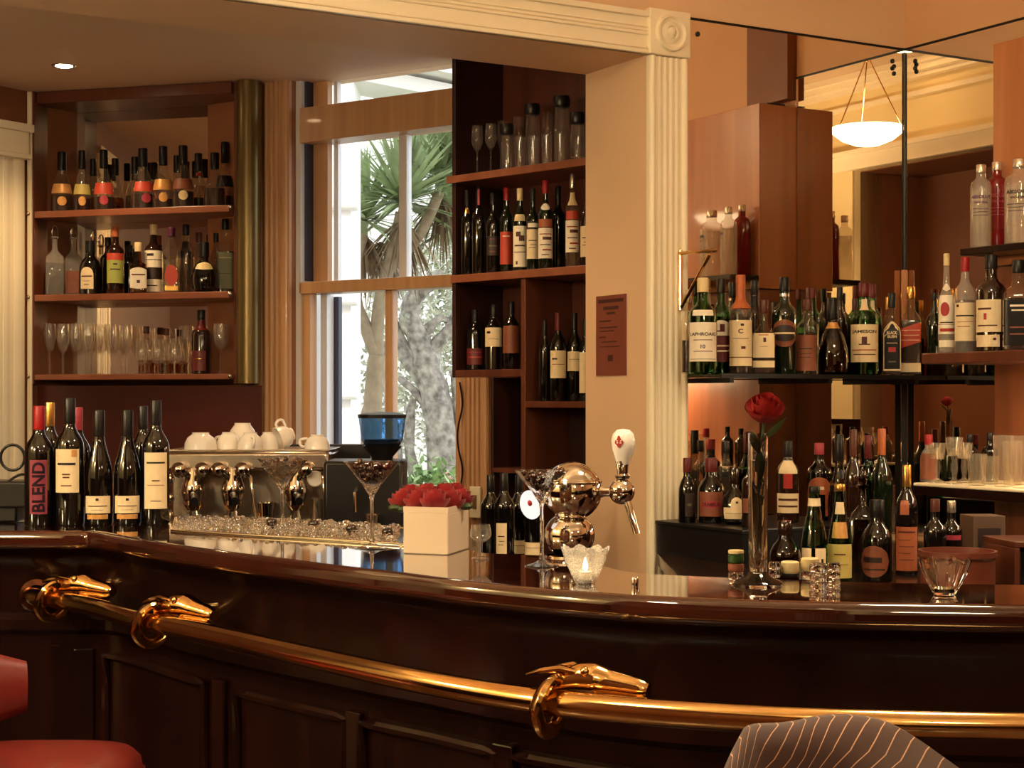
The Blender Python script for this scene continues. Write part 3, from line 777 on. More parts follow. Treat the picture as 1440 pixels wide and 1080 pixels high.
kpart('back_panel', tdv + 0.012, KL - 0.02, 0.91, SH3 - 0.032, KDp - 0.03, KDp - 0.013, DARKCAB)

# tall cabinet on the side wall, with its shelves
sA, pA = 0.63, 0.20
def sp_(s, p): v = CR + W * s - U * p; return Vector((v.x, v.y))
def sbox(name, s0, s1, p0, p1, z0, z1, mat, parent, bev=0.002):
    g = G(); g.prism([sp_(s0, p0), sp_(s1, p0), sp_(s1, p1), sp_(s0, p1)], z0, z1); return obj(name, g, mat, parent, smooth=False, bevel=bev)
tc_ = thing('tall_cabinet', 'tall reddish veneered cabinet on the side wall, shelves of bottles in front', 'cabinet', (0, 0, 0))
sbox('body', sA, 2.2, 0.0, pA, 1.876, 2.627, ORANGEWOOD, tc_)
sbox('lower_body', sA + 0.003, 2.2, 0.0, pA - 0.003, 0.0, 1.872, wood('brown_cabinet_side', srgb(116, 64, 38), srgb(140, 82, 50), 0.35, 0.1, (3, 3, 50)), tc_)
ABZ = 1.928
sbox('bottle_shelf', sA, 2.2, pA + 0.001, 0.354, ABZ - 0.022, ABZ, MAHOG, tc_)
KZ = 1.577
sbox('bottle_shelf', sA, 2.2, pA - 0.002, 0.530, KZ - 0.035, KZ, CABWOOD, tc_, 0.004)
RKZ = 1.144
sbox('glass_shelf', sA, 2.2, pA - 0.002, 0.556, RKZ - 0.03, RKZ, MAHOG, tc_, 0.004)
sbox('shelf_liner', sA - 0.004, 2.2, pA - 0.001, 0.562, RKZ, RKZ + 0.010, paint('white_bar_mat', srgb(246, 232, 200), 0.4, var=0.03, scale=60), tc_, 0.004)
sl = thing('added_shelf_light', 'slim unseen tube light added under the side shelf to brighten the rack', 'light', (0, 0, 0))  # tube and housing added out of frame to brighten the glass rack
def sprism(name, s0, s1, p0, p1, z0, z1, m):
    g = G(); g.prism([sp_(s0, p0), sp_(s1, p0), sp_(s1, p1), sp_(s0, p1)], z0, z1); return obj(name, g, m, sl, smooth=False)
sprism('housing', 0.99, 2.0, 0.30, 0.36, KZ - 0.050, KZ - 0.0355, BLACKP)
sprism('tube', 1.0, 1.98, 0.315, 0.345, KZ - 0.060, KZ - 0.0505, glow('added_shelf_tube', (1.0, 0.80, 0.50), 100))
# cables lying on top
g = G(); pts = [];
for k in range(14):
    q = sp_(sA + 0.02 + 0.05 * k, 0.05 + 0.05 * math.sin(k * 1.7)); pts.append((q.x, q.y, 2.634 + 0.016 * abs(math.sin(k * 2.3))))
g.tube(spline(pts, 4), 0.004, 6); tag(obj('cable', g, BLACKM), 'thin black cable lying in loops on top of the tall cabinet', 'cable')

# glass shelf on brackets in front of the big mirror
GZ = 1.512
gs = thing('glass_shelf', 'long glass shelf of whisky bottles in front of the mirror', 'shelf', (0, 0, 0))
aS = aK - 0.01
g = G(); g.prism([ab(aS, 0.008), ab(-0.075, 0.008), ab(-0.075, 0.03), ab(-0.012, 0.09), ab(-0.012, 0.215), ab(aS, 0.215)], GZ - 0.012, GZ); obj('glass_plate', g, thin_glass('shelf_glass', (0.30, 0.24, 0.20), (1, 0.95, 0.9)), gs, smooth=False, bevel=0.002)
g = G(); g.prism([ab(aS, 0.2152), ab(-0.012, 0.2152), ab(-0.012, 0.222), ab(aS, 0.222)], GZ - 0.014, GZ + 0.001); obj('edge_strip', g, BLACKM, gs, smooth=False)
for a in (aS + 0.05, -0.55, -0.14):
    g = G(); g.prism([ab(a, 0.008), ab(a + 0.018, 0.008), ab(a + 0.018, 0.2), ab(a, 0.2)], GZ - 0.03, GZ - 0.0125); obj('bracket', g, BLACKM, gs, smooth=False)
# folded arm bracket above the shelf's end
fb = thing('folding_bracket', 'small brass folding shelf bracket on the pillar edge above the whisky', 'bracket', (0, 0, 0))
pb0 = pt(955, 356, 5.50); pb1 = pt(1010, 352, 5.35); pb2 = pt(958, 432, 5.50); pb3 = pt(998, 358, 5.38)
g = G(); g.tube([pb0, pb1], 0.006, 8); obj('upper_arm', g, BRASS, fb)
g = G(); g.tube([pb3, pb2], 0.006, 8); obj('diagonal_arm', g, BRASS, fb)
g = G(); g.tube([pt(957, 352, 5.52), pt(957, 436, 5.52)], 0.007, 8); obj('mounting_strip', g, BRASS, fb)

# back counters
COUNT = wood('back_counter_wood', srgb(30, 14, 10), srgb(46, 22, 15), 0.25, 0.3, (40, 3, 40))
bc = thing('back_counter', 'dark wooden back counter under the window carrying the coffee machine', 'counter', (0, 0, 0))
cp = [(-2.62, 6.9), (-1.95, 5.6), (-1.0, 5.25), (-0.15, 4.98), (0.16, 5.08), (0.20, 5.60), (0.20, 5.86), (0.10, 6.18), kp(0.33, -0.01), kp(0.0, -0.02), (-0.40, 7.0), qp(0.45, -0.03), lp(LL, -0.02), lp(0.0, -0.02)]
g = G(); g.prism(cp, CNT_Z - 0.04, CNT_Z); obj('worktop', g, COUNT, bc, smooth=False, bevel=0.004)
ci = [(-2.50, 6.86), (-1.90, 5.66), (-1.0, 5.31), (-0.15, 5.04), (0.12, 5.12), (0.18, 5.6), (0.05, 6.1), kp(0.0, -0.06), (-0.45, 6.95), qp(0.45, -0.08), lp(LL, -0.08), lp(0.0, -0.08)]
g = G(); g.prism(ci, 0, CNT_Z - 0.041); obj('cupboard', g, MAHOG, bc, smooth=False)
rc = thing('side_counter', 'dark work counter under the glass shelf carrying bottles', 'counter', (0, 0, 0))
g = G(); g.prism([ab(-1.16, 0.03), ab(-0.03, 0.03), ab(-0.03, 0.615), ab(-0.21, 0.615), ab(-0.21, 1.50), online(1010, ab(0, 1.50), U)[0]], CNT_Z - 0.04, CNT_Z); obj('worktop', g, COUNT, rc, smooth=False, bevel=0.004)
g = G(); g.prism([ab(-1.13, 0.04), ab(-0.06, 0.04), ab(-0.06, 0.60), ab(-0.22, 0.60), ab(-0.22, 1.46), online(1020, ab(0, 1.46), U)[0]], 0, CNT_Z - 0.041); obj('cupboard', g, MAHOG, rc, smooth=False)
# black low unit carrying liqueurs
LZ = 1.015
lu = thing('low_cooler', 'low black cooler unit against the mirror, liqueur bottles on its lid', 'cooler', (0, 0, 0))
g = G(); g.prism([ab(-1.165, 0.035), ab(-0.62, 0.035), ab(-0.62, 0.50), ab(-1.165, 0.50)], CNT_Z, LZ - 0.014); obj('body', g, BLACKP, lu, smooth=False)
g = G(); g.prism([ab(-1.17, 0.03), ab(-0.615, 0.03), ab(-0.615, 0.505), ab(-1.17, 0.505)], LZ - 0.013, LZ); obj('lid', g, BLACKP, lu, smooth=False, bevel=0.003)

# framed notice on the pillar, wall socket
rd = -W                                            # direction of the pillar's inner face
Pj = ab(aJ, 0)
def on_reveal(x, y, off=0.0):
    p, t = online(x, Pj, rd); q = p - U * off; return Vector((q.x, q.y, EYE + (HY - y) / F * p.y))
def quad(a, b, c, d, th, n):
    a, b, c, d = [Vector(v) for v in (a, b, c, d)]; n = Vector(n) * th
    g = G(); g.add([a, b, c, d, a + n, b + n, c + n, d + n], [(0, 1, 2, 3), (7, 6, 5, 4), (0, 4, 5, 1), (1, 5, 6, 2), (2, 6, 7, 3), (3, 7, 4, 0)]); return g
nu = (-U.x, -U.y, 0)
sn_ = thing('notice', 'narrow brown printed licence notice on the cream pillar', 'notice', (0, 0, 0))
NZ0, NZ1 = on_reveal(860, 528).z, on_reveal(860, 415).z
xa, xb = 839.5, 881.5
def rp3(x, z, off): q = on_reveal(x, 500, off); return (q.x, q.y, z)
obj('sheet', quad(rp3(xa, NZ0, 0.001), rp3(xb, NZ0, 0.001), rp3(xb, NZ1, 0.001), rp3(xa, NZ1, 0.001), 0.003, nu), paint('brown_notice_card', srgb(122, 62, 46), 0.5, var=0.04), sn_, smooth=False)
g = G()
for f0, f1, zc, h in ((0.08, 0.92, 0.93, 0.012), (0.25, 0.75, 0.84, 0.012), (0.36, 0.64, 0.775, 0.007), (0.12, 0.5, 0.68, 0.005), (0.12, 0.72, 0.60, 0.004), (0.12, 0.6, 0.555, 0.004), (0.12, 0.34, 0.48, 0.004), (0.2, 0.7, 0.42, 0.004), (0.14, 0.8, 0.36, 0.003), (0.40, 0.56, 0.215, 0.022)):
    x0, x1 = xa + (xb - xa) * f0, xa + (xb - xa) * f1; z = NZ0 + (NZ1 - NZ0) * zc
    qd = quad(rp3(x0, z - h / 2, 0.0045), rp3(x1, z - h / 2, 0.0045), rp3(x1, z + h / 2, 0.0045), rp3(x0, z + h / 2, 0.0045), 0.0006, nu); g.add(qd.v, qd.f)
obj('print', g, paint('dark_brown_ink', srgb(64, 26, 20), 0.6), sn_, smooth=False)
sk = thing('wall_socket', 'cream wall socket on the window casing behind the wine bottles', 'socket', (0, 0, 0))
qs0, qs1 = qx(668), qx(683); sz0 = EYE + (HY - 728) / F * 6.95; sz1 = EYE + (HY - 684) / F * 6.95
g = G(); g.seg(qp(qs0), qp(qs1), sz0, sz1, -0.042, -0.030); obj('plate', g, TRIM, sk, smooth=False, bevel=0.002)
g = G(); g.seg(qp((qs0 * 2 + qs1) / 3), qp((qs0 + qs1 * 2) / 3), (sz0 + sz1) / 2 - 0.03, (sz0 + sz1) / 2 + 0.03, -0.046, -0.042); obj('switch', g, paint('brown_plastic', srgb(120, 90, 60), 0.4), sk, smooth=False)
wc = [qp(qR + 0.012, -0.04).to_3d() + Vector((0, 0, z)) for z in (1.50, 1.40, 1.30, 1.22, 1.12, 1.02, 0.94)]
for i, v in enumerate(wc): v.x += 0.012 * math.sin(i * 1.9); v.y -= 0.01
g = G(); g.tube(spline(wc, 5), 0.004, 6); tag(obj('power_cord', g, DKBROWN), 'thin dark cord hanging beside the window from the dark cabinet', 'cord')
# ------------------------------------------------------------------ bottles
B0 = [(0, 0), (0.93, 0), (1.0, 0.012)]
STY = {   # outline (share of radius, share of height), start of cap, cap radius, section power
 'bordeaux': (B0 + [(1, .60), (.97, .645), (.82, .69), (.56, .735), (.42, .77), (.385, .80), (.37, .99)], .80, .40, 2),
 'burgundy': (B0 + [(1, .42), (.95, .49), (.80, .57), (.60, .65), (.46, .72), (.40, .78), (.38, .99)], .765, .42, 2),
 'spirit': (B0 + [(1, .60), (.96, .645), (.80, .685), (.55, .715), (.42, .75), (.38, .79), (.37, .95)], .85, .41, 2),
 'cognac': (B0 + [(1, .24), (.96, .33), (.84, .43), (.64, .53), (.46, .61), (.38, .68), (.36, .95)], .70, .40, 2),
 'absolut': (B0 + [(1, .70), (.97, .75), (.86, .79), (.62, .815), (.47, .83), (.43, .85), (.43, .95)], .90, .47, 2),
 'square': (B0 + [(1, .58, 6), (.95, .635, 5), (.74, .68, 3), (.5, .71), (.42, .75), (.38, .79), (.37, .95)], .86, .42, 6),
 'squat': (B0 + [(1, .50, 6), (.9, .56, 5), (.55, .62, 3), (.36, .67), (.34, .95)], .82, .42, 6),
 'round': ([(0, 0), (.60, 0), (.88, .05), (1, .18), (1, .30), (.90, .44), (.62, .56), (.40, .61), (.33, .65), (.32, .95)], .70, .38, 2),
 'decanter': (B0 + [(1, .50, 6), (.86, .56, 4), (.5, .61), (.30, .65), (.28, .80), (.44, .82), (.44, .84)], None, .3, 6),
 'stout': (B0 + [(1, .44), (.95, .54), (.75, .63), (.5, .69), (.42, .73), (.42, .95)], .78, .46, 2),
 'dimple': ([(0, 0), (.75, 0), (.95, .04), (1, .16), (.95, .32), (.72, .50), (.45, .60), (.30, .66), (.27, .70), (.27, .95)], .72, .36, 2.6),
 'water': (B0 + [(1, .34), (.94, .44), (.78, .57), (.58, .69), (.44, .79), (.39, .86), (.38, .97)], .93, .42, 2),
 'longneck': (B0 + [(1, .46), (.97, .52), (.78, .59), (.52, .64), (.42, .68), (.36, .80), (.33, .97)], .88, .36, 2),
}
def LAB(z0, z1, hw, mat, shape='rect', txt=(), off=0.0, name='label'): return dict(z0=z0, z1=z1, hw=hw, mat=mat, shape=shape, txt=txt, off=off, name=name)
def TX(s, zc, h, wf, mat, vert=False): return (s, zc, h, wf, mat, vert)
def BARS(*rows, mat=None):         # unreadable print: fine dark strokes (zc, h, width share, x offset)
    return [('', zc, h, wf, mat or INK, dx) for zc, h, wf, dx in rows]
FINE = BARS((.62, .05, .6, 0), (.48, .03, .45, .05), (.38, .03, .5, -.04))
def bottle(pos, H, R, style, glass, cap, labels=(), liquid=None, liqmat=None, name='liquor_bottle', label='', group=None, turn=0.0, seg=24, cat='bottle', capb=None):
    prof, zc, cr, p = STY[style]
    pos = Vector(pos) + Vector((0, 0, 0.0005)); t = thing(name, label, cat, pos, face_cam(pos) + turn, group)
    P = [(q[0] * R, q[1] * H, (q[2] if len(q) > 2 else (p if q[1] < 0.5 or style in ('dimple',) else 2.0))) for q in prof]
    g = G(); g.lathe(P + [(0, P[-1][1])], seg, rot=(0 if p == 2 else PI / seg * 0)); obj('body', g, glass, t)
    if liquid:
        L = [(0, 0.006)] + [(max(q[0] - 0.003, 0.002), max(q[1], 0.006), q[2]) for q in P[1:] if q[1] < liquid * H]
        rl = rad_at(P, liquid * H); L += [(max(rl - 0.003, 0.002), liquid * H, L[-1][2]), (0, liquid * H)]
        g = G(); g.lathe(L, seg); obj('liquid', g, liqmat, t)
    if zc is not None:
        r = cr * R; g = G()
        if capb is None: g.lathe([(r * .98, zc * H), (r, zc * H + .002), (r, H - .003), (r * .9, H), (0, H)], 18)
        else: g.lathe([(r * .98, zc * H), (r, zc * H + .002), (r, (zc + (1 - zc) * .45) * H), (r * capb, (zc + (1 - zc) * .5) * H), (r * capb, H - .003), (r * capb * .9, H), (0, H)], 18)
        obj('cap' if zc > .79 and style not in ('bordeaux',) else 'foil', g, cap, t)
    else:
        g = G(); g.ball((0, 0, .90 * H), (.36 * R, .36 * R, .10 * H)); g.lathe([(.2 * R, .70 * H), (.27 * R, .84 * H)], 12); obj('stopper', g, cap, t)
    for k, l in enumerate(labels): put_label(t, P, H, R, p, l, k * 0.0005)
    return t
def rad_at(P, z):
    for a, b in zip(P, P[1:]):
        if a[1] <= z <= b[1] and b[1] > a[1]:
            return a[0] + (b[0] - a[0]) * (z - a[1]) / (b[1] - a[1])
    return P[-1][0]
def surf(P, p, th, z, dr):
    r = rad_at(P, z); a = -PI / 2 + th; c, s = math.cos(a), math.sin(a)
    k = 1.0 if p == 2 else (abs(c) ** p + abs(s) ** p) ** (-1 / p)
    return Vector(((r * k + dr) * c, (r * k + dr) * s, z))
def put_label(t, P, H, R, p, l, lift=0.0):
    NX, NZ = 14, 8
    vs = []
    hw = l['hw'] * (1.22 if .7 <= l['hw'] <= 1.0 and p == 2 and l['name'] in ('label', 'label_border') else 1.0)
    for j in range(NZ + 1):
        for i in range(NX + 1):
            u = -1 + 2 * i / NX; v = j / NZ
            lo, hi = l['z0'], l['z1']; sh = l['shape']
            if sh == 'arch': hi = hi - (1 - math.sqrt(max(0, 1 - u * u))) * min(hw * R / H, (hi - lo) * .6)
            elif sh == 'oval':
                m = (lo + hi) / 2; e = math.sqrt(max(0.0, 1 - u * u)); lo, hi = m - (m - lo) * e, m + (hi - m) * e
            elif sh == 'diag': lo, hi = lo + u * .035, hi + u * .035
            elif sh == 'wave': lo, hi = lo + .02 * abs(u), hi - .05 * u * u
            vs.append(surf(P, p, l['off'] + u * hw, (lo + (hi - lo) * v) * H, 0.0008 + lift))
    fs = [(j * (NX + 1) + i, j * (NX + 1) + i + 1, (j + 1) * (NX + 1) + i + 1, (j + 1) * (NX + 1) + i) for j in range(NZ) for i in range(NX)]
    g = G(); g.add(vs, fs); lo_ = obj(l['name'], g, l['mat'], t)
    W2 = 2 * hw * R; LHt = (l['z1'] - l['z0']) * H
    def wrap(x, z, dr=0.0014): return surf(P, p, l['off'] + x / R, z, dr + lift)
    by = {}
    for tx in l['txt']:
        s, zc, h, wf, mat, ex = tx
        z0 = l['z0'] * H + zc * LHt
        if s == '':
            hb = h * LHt / 2 * (.62 if wf > .38 and h < .3 else 1.0); n = 16; x0 = ex * W2 - wf * W2 / 2; x1 = ex * W2 + wf * W2 / 2
            q = []; 
            for k in range(n + 1):
                x = x0 + (x1 - x0) * k / n; q += [wrap(x, z0 - hb), wrap(x, z0 + hb)]
            f = [(2 * k, 2 * k + 2, 2 * k + 3, 2 * k + 1) for k in range(n)]
            by.setdefault(mat, G()).add(q, f)
        else:
            tg = text_geo(s, 1.0); xs = [v.x for v in tg.v]; zs = [v.z for v in tg.v]
            wd_, ht_ = max(xs) - min(xs), max(zs) - min(zs); cx, cz = (max(xs) + min(xs)) / 2, (max(zs) + min(zs)) / 2
            if not ex:
                sx = wf * W2 / wd_; sz = h * LHt / ht_
                by.setdefault(mat, G()).add([wrap((v.x - cx) * sx, z0 + (v.z - cz) * sz) for v in tg.v], tg.f)
            else:
                sx = h * LHt / wd_; sz = wf * W2 / ht_
                by.setdefault(mat, G()).add([wrap(-(v.z - cz) * sz, z0 + (v.x - cx) * sx) for v in tg.v], tg.f)
    for mat, gg in by.items(): obj('lettering', gg, mat, lo_, smooth=False)
ORD = 'first second third fourth fifth sixth seventh eighth ninth tenth eleventh twelfth thirteenth fourteenth fifteenth sixteenth seventeenth eighteenth nineteenth twentieth'.split()
def stock(rows, line, direc, normal, z, where, group, rowoff, name='liquor_bottle'):
    order = sorted(range(len(rows)), key=lambda i: rows[i]['x']); out = []
    for rank, i in enumerate(order):
        r = rows[i]
        o = rowoff.get(r['row'], r['row']) if isinstance(r['row'], str) else r['row']
        p, _ = online(r['x'], line + normal * o, direc)
        D = p.y; R = r['w'] * D / F / 2; H = EYE + (HY - r['top']) / F * D - z
        out.append(bottle(Vector((p.x, p.y, z)), H, R, r['sty'], r['glass'], r['cap'], r.get('lab', ()), r.get('liq'), r.get('lm'), r.get('name', name),
               f"{r['d']}, {ORD[rank]} from left, {where}", group, r.get('turn', 0.0), capb=r.get('capb')))
    return out
def b_(x, top, w, row, sty, glass, cap, d, lab=(), liq=None, lm=None, **k):
    return dict(x=x, top=top, w=w, row=row, sty=sty, glass=glass, cap=cap, d=d, lab=lab, liq=liq, lm=lm, **k)
MEDAL = lambda m, z=.13: LAB(z - .075, z + .075, .42, m, 'oval', (), .0, 'medallion')
GOLDL = paint('gold_label', srgb(206, 150, 84), 0.4, 0.2, var=0.1, scale=60); REDL = paint('red_label', srgb(190, 66, 44), 0.5, var=0.06); PALEG = paint('pale_green_gold_label', srgb(196, 176, 98), 0.5, var=0.06)
BROWNL = paint('brown_label', srgb(128, 70, 46), 0.5, var=0.1, scale=60); GREENL = paint('lime_label', srgb(166, 172, 84), 0.5, var=0.05); DKL = paint('dark_label', srgb(40, 24, 20), 0.5, var=0.1)
ORGL = paint('orange_label', srgb(168, 90, 54), 0.5, var=0.05); MARL = paint('maroon_label', srgb(98, 30, 30), 0.5); GREYG = paint('grey_green_label', srgb(92, 92, 62), 0.5, var=0.08); PURPINK = cm('violet_ink', 96, 54, 92)
# A: top shelf of the mirrored cabinet
A = [
 b_(87, 214, 31, 'f', 'cognac', CLB, BLK, 'cognac bottle with gold shoulder label and medal', [LAB(.30, .46, .95, GOLDL), MEDAL(GOLDL, .17)], .27, DKAMB),
 b_(115.5, 212, 25, 'f', 'cognac', CLB, BLK, 'clear cognac bottle with pale green-gold label', [LAB(.27, .44, .95, PALEG), MEDAL(GOLDL, .16)], .20, AMBERG),
 b_(131, 224, 23, 'b', 'cognac', CLB, BLK, 'plain black-capped clear bottle set further back', (), .3, AMBERG),
 b_(146, 211, 29, 'f', 'cognac', CLB, BLK, 'cognac bottle with red label and red medal', [LAB(.26, .45, .95, REDL), MEDAL(PINK, .16)], .22, DKAMB),
 b_(162, 223, 25, 'b', 'cognac', CLB, BLK, 'black-capped clear bottle with grey-brown spirit', (), .28, AMBERG),
 b_(190, 221, 27, 'b', 'cognac', CLB, BLK, 'shorter black-capped bottle half hidden behind its neighbour', (), .3, DKAMB),
 b_(201, 209, 33, 'f', 'cognac', CLB, BLK, 'wide cognac bottle with glowing red label', [LAB(.28, .44, .95, REDL), MEDAL(PINK, .17)], .24, DKAMB, turn=.3),
 b_(229.5, 206, 30, 'f', 'cognac', CLB, BLK, 'cognac bottle with gold label and round medal', [LAB(.29, .46, .95, GOLDL), MEDAL(GOLDL, .17)], .15, DKAMB),
 b_(249, 219, 24, 'b', 'cognac', CLB, BLK, 'black-capped bottle peeking from behind', (), .2, AMBERG),
 b_(257.5, 205, 31, 'f', 'cognac', CLB, BLK, 'cognac bottle with bronze label, nearly full', [LAB(.29, .46, .95, BROWNL), MEDAL(CRMCAP, .19)], .26, DKAMB),
 b_(279, 216, 27, 'b', 'cognac', CLB, BLK, 'black-capped bottle with a small red neck tag', [LAB(.60, .66, .6, REDCAP, name='neck_tag')], .22, DKAMB),
 b_(302, 215, 31, 'f', 'cognac', CLB, BLK, 'dark-filled bottle with a brown glassy base', (), .34, DKAMB),
 b_(316, 200, 27, 'b', 'cognac', CLB, BLK, 'tallest bottle with a black band label', [LAB(.33, .50, 1.2, BLK)], .2, DKAMB),
]
stock(A, L0, LD, LN, SH1, 'the cabinet\'s top shelf', 'cognac bottles on the top shelf of the mirrored cabinet', {'f': .075, 'b': .20}, 'cognac_bottle')
B = [
 b_(77, 317, 26, 'f', 'decanter', FROST, CRYSTAL, 'square decanter of near-black liquor', (), .46, paint('near_black_liquor', srgb(16, 12, 10), .6, spec=.1), name='decanter'),
 b_(103, 318, 24, 'b', 'decanter', FROST, CRYSTAL, 'square decanter with reddish cut base', [LAB(.05, .36, .7, BROWNL, 'rect')], .2, AMBERG, name='decanter'),
 b_(127, 339, 31, 'f', 'stout', BLKG, BLK, 'black bottle with cream arched label', [LAB(.10, .50, .62, PAPER, 'arch', [TX('', .58, .10, .8, BRN, 0), TX('', .36, .03, .5, BRN, 0), TX('', .2, .05, .4, BRN, 0)], off=-.35)]),
 b_(152, 334, 22, 'b', 'spirit', BLKG, BLK, 'plain black bottle behind the green-labelled one', (), ),
 b_(162, 319, 25, 'f', 'spirit', DKBROWN, ORGCAP, 'bottle with lime green label and red shoulder', [LAB(.16, .50, 1.1, GREENL, 'rect', [TX('', .82, .06, .2, INK, 0), TX('', .60, .07, .5, INK, 0)]), LAB(.50, .60, 1.1, REDL, name='shoulder_label')]),
 b_(182, 345, 24, 'b', 'spirit', BLKG, BLK, 'short black bottle at the back', ()),
 b_(194.5, 341, 25, .045, 'squat', AMBERG, CRMCAP, 'squat square orange liqueur bottle with white label', [LAB(.08, .50, .8, WPAPER, 'wave', [TX('', .66, .10, .8, BRN, 0), TX('', .34, .14, .22, BRN, 0)])], .5, DKAMB),
 b_(216, 316, 26, .130, 'spirit', DKBROWN, CRMCAP, 'cream-capped bottle with white label and black band', [LAB(.38, .62, 1.0, WPAPER, 'rect', [TX('', .75, .15, .3, INK, -.15), TX('', .45, .07, .8, INK, 0)]), LAB(.22, .38, 1.2, DKL, 'rect', [], name='band'), LAB(.03, .21, 1.0, WPAPER, 'rect', [TX('', .5, .14, .5, INK, -.1)])]),
 b_(241, 320, 26, .055, 'square', CLB, PURP, 'faceted clear bottle with red oval label', [LAB(.10, .42, .62, REDL, 'oval'), LAB(.03, .10, .6, GOLDF, name='foot_band')], .5, CLB),
 b_(261.5, 316, 24, .155, 'spirit', CLB, BLK, 'tall clear bottle with cream and black cap', [LAB(.87, .99, 3.0, CRMCAP, name='cap_band')], .5, CLB),
 b_(280, 327, 23, .24, 'spirit', CLB, BRN, 'clear bottle with brown cap', (), .4, AMBERG),
 b_(287, 341, 37, .07, 'round', BLKG, BLK, 'round black liqueur bottle with cream collar tag', [LAB(.44, .60, .9, CRMCAP, 'wave', name='collar_tag')]),
 b_(304, 328, 18, .245, 'spirit', CLB, BLK, 'slim clear bottle with thin black cap', (), .4, AMBERG),
 b_(317, 308, 25, .175, 'square', CLB, BLK, 'tall black-capped bottle with dark green label', [LAB(.06, .54, .8, GREYG, 'rect', [TX('', .86, .02, .8, PALEG, 0), TX('', .42, .02, .8, INK, 0)])], .56, DKGREEN),
]
stock(B, L0, LD, LN, SH2, 'the cabinet\'s middle shelf', 'liquor bottles on the middle shelf of the mirrored cabinet', {'f': .075, 'b': .20})
C_ = [
 b_(206, 459, 24, 'b', 'spirit', CLB, BRN, 'clear bottle with brown cap behind the glasses', (), .3, AMBERG),
 b_(234, 462, 24, 'b', 'spirit', CLB, BRN, 'second brown-capped clear bottle behind the glasses', (), .3, AMBERG),
 b_(283, 436, 27, 'f', 'spirit', DKBROWN, BLK, 'tall dark bottle with maroon label and neck', [LAB(.05, .36, .7, MARL, 'rect', [TX('', .6, .05, .5, GOLDF, 0)], off=-.4), LAB(.68, .84, 3.1, MAROON, name='neck_label')]),
]
stock(C_, L0, LD, LN, SH3, 'the cabinet\'s bottom shelf', 'bottles among the glasses on the bottom shelf of the mirrored cabinet', {'f': .075, 'b': .225})
# E, F, Gc: dark shelf cabinet
BIRDL = [TX('', .80, .12, .3, BRN, -.1), TX('', .70, .14, .35, BRN, .12), TX('', .52, .06, .7, BRN, 0), TX('', .36, .03, .8, BRN, 0), TX('', .1, .08, .12, BRN, -.2)]
PRN = [TX('', .80, .05, .7, REDINK, 0), TX('', .66, .16, .5, BRN, .1), TX('', .45, .05, .6, BRN, 0), TX('', .28, .08, .5, REDINK, .1), TX('', .12, .05, .4, BRN, 0)]
E = [
 b_(657, 268, 19, .035, 'bordeaux', BLKG, BLK, 'black wine bottle with gold neck spot', [LAB(.72, .79, .7, GOLDF, name='neck_label')]),
 b_(673, 263, 20, .045, 'bordeaux', BLKG, BLK, 'black wine bottle with pale pink neck strip', [LAB(.79, .97, .4, PINK, name='neck_strip')]),
 b_(693, 272, 20, .06, 'spirit', BLKG, BLK, 'dark bottle with faint grey label', [LAB(.22, .46, .8, DKL, 'rect', [TX('', .5, .12, .6, GREYG, 0), TX('', .85, .1, .5, MARL, 0), TX('', .2, .12, .5, MARL, 0)])]),
 b_(712, 264, 19, .08, 'spirit', DKGREEN, REDCAP, 'red-capped bottle with plain red label', [LAB(.10, .48, 1.1, REDL, 'rect', [TX('', .86, .05, .5, WPAPER, 0)])]),
 b_(731, 265, 20, .05, 'spirit', DKGREEN, CRMCAP, 'cream-capped whisky bottle with bird picture label', [LAB(.05, .54, 1.1, WPAPER, 'rect', BIRDL), LAB(.60, .68, .8, CRMCAP, name='shoulder_label')]),
 b_(749, 266, 18, .055, 'spirit', DKGREEN, BLK, 'whisky bottle with cream label and dark heading', [LAB(.14, .50, 1.1, PAPER, 'rect', FINE), LAB(.50, .60, 1.1, DKL, 'rect', [TX('', .5, .5, .7, WPAPER, 0)], name='heading')]),
 b_(767, 254, 21, .05, 'spirit', DKGREEN, REDCAP, 'tall red-capped bottle with orange and white label', [LAB(.12, .46, 1.0, WPAPER, 'rect', PRN), LAB(.47, .56, 1.0, ORGL, name='heading'), LAB(.66, .74, .9, WPAPER, 'oval', name='neck_label')]),
 b_(785, 262, 22, .17, 'spirit', DKGREEN, BLK, 'plain dark bottle standing further back', ()),
 b_(805, 245, 20, .06, 'spirit', CLB, SILVERF, 'silver-capped clear bottle with white and red label', [LAB(.16, .50, 1.0, WPAPER, 'rect', PRN), LAB(.51, .60, 1.0, REDL, name='heading'), LAB(.66, .80, .8, CRMCAP, name='neck_label')], .6, CLB),
 b_(825, 262, 18, .07, 'spirit', DKBROWN, BLK, 'bottle half hidden by the pillar edge', [LAB(.12, .50, 1.0, PAPER, 'rect', FINE)]),
]
stock(E, K0, KD, KN, SH2, 'dark cabinet\'s second shelf', 'whisky and wine bottles on the second shelf of the dark cabinet', {})
Fb = [
 b_(668, 436, 24, .07, 'bordeaux', BLKG, BLK, 'dark bottle with red striped label', [LAB(.09, .36, 1.0, MARL, 'rect', [TX('', .75, .08, .8, PINK, 0), TX('', .45, .12, .7, REDL, 0)])]),
 b_(694, 428, 25, .08, 'bordeaux', BLKG, BLK, 'wine bottle with bright cream label', [LAB(.35, .64, .95, PAPER, 'rect', [TX('', .75, .12, .2, INK, -.25), TX('', .4, .03, .5, BRN, 0)])]),
 b_(719, 424, 24, .09, 'bordeaux', BLKG, BLK, 'wine bottle with dull brown label', [LAB(.24, .64, 1.0, BROWNL, 'rect', [])]),
]
stock(Fb, K0, KD, KN, SH3, 'dark cabinet\'s small compartment', 'wine bottles in the small compartment of the dark cabinet', {}, 'wine_bottle')
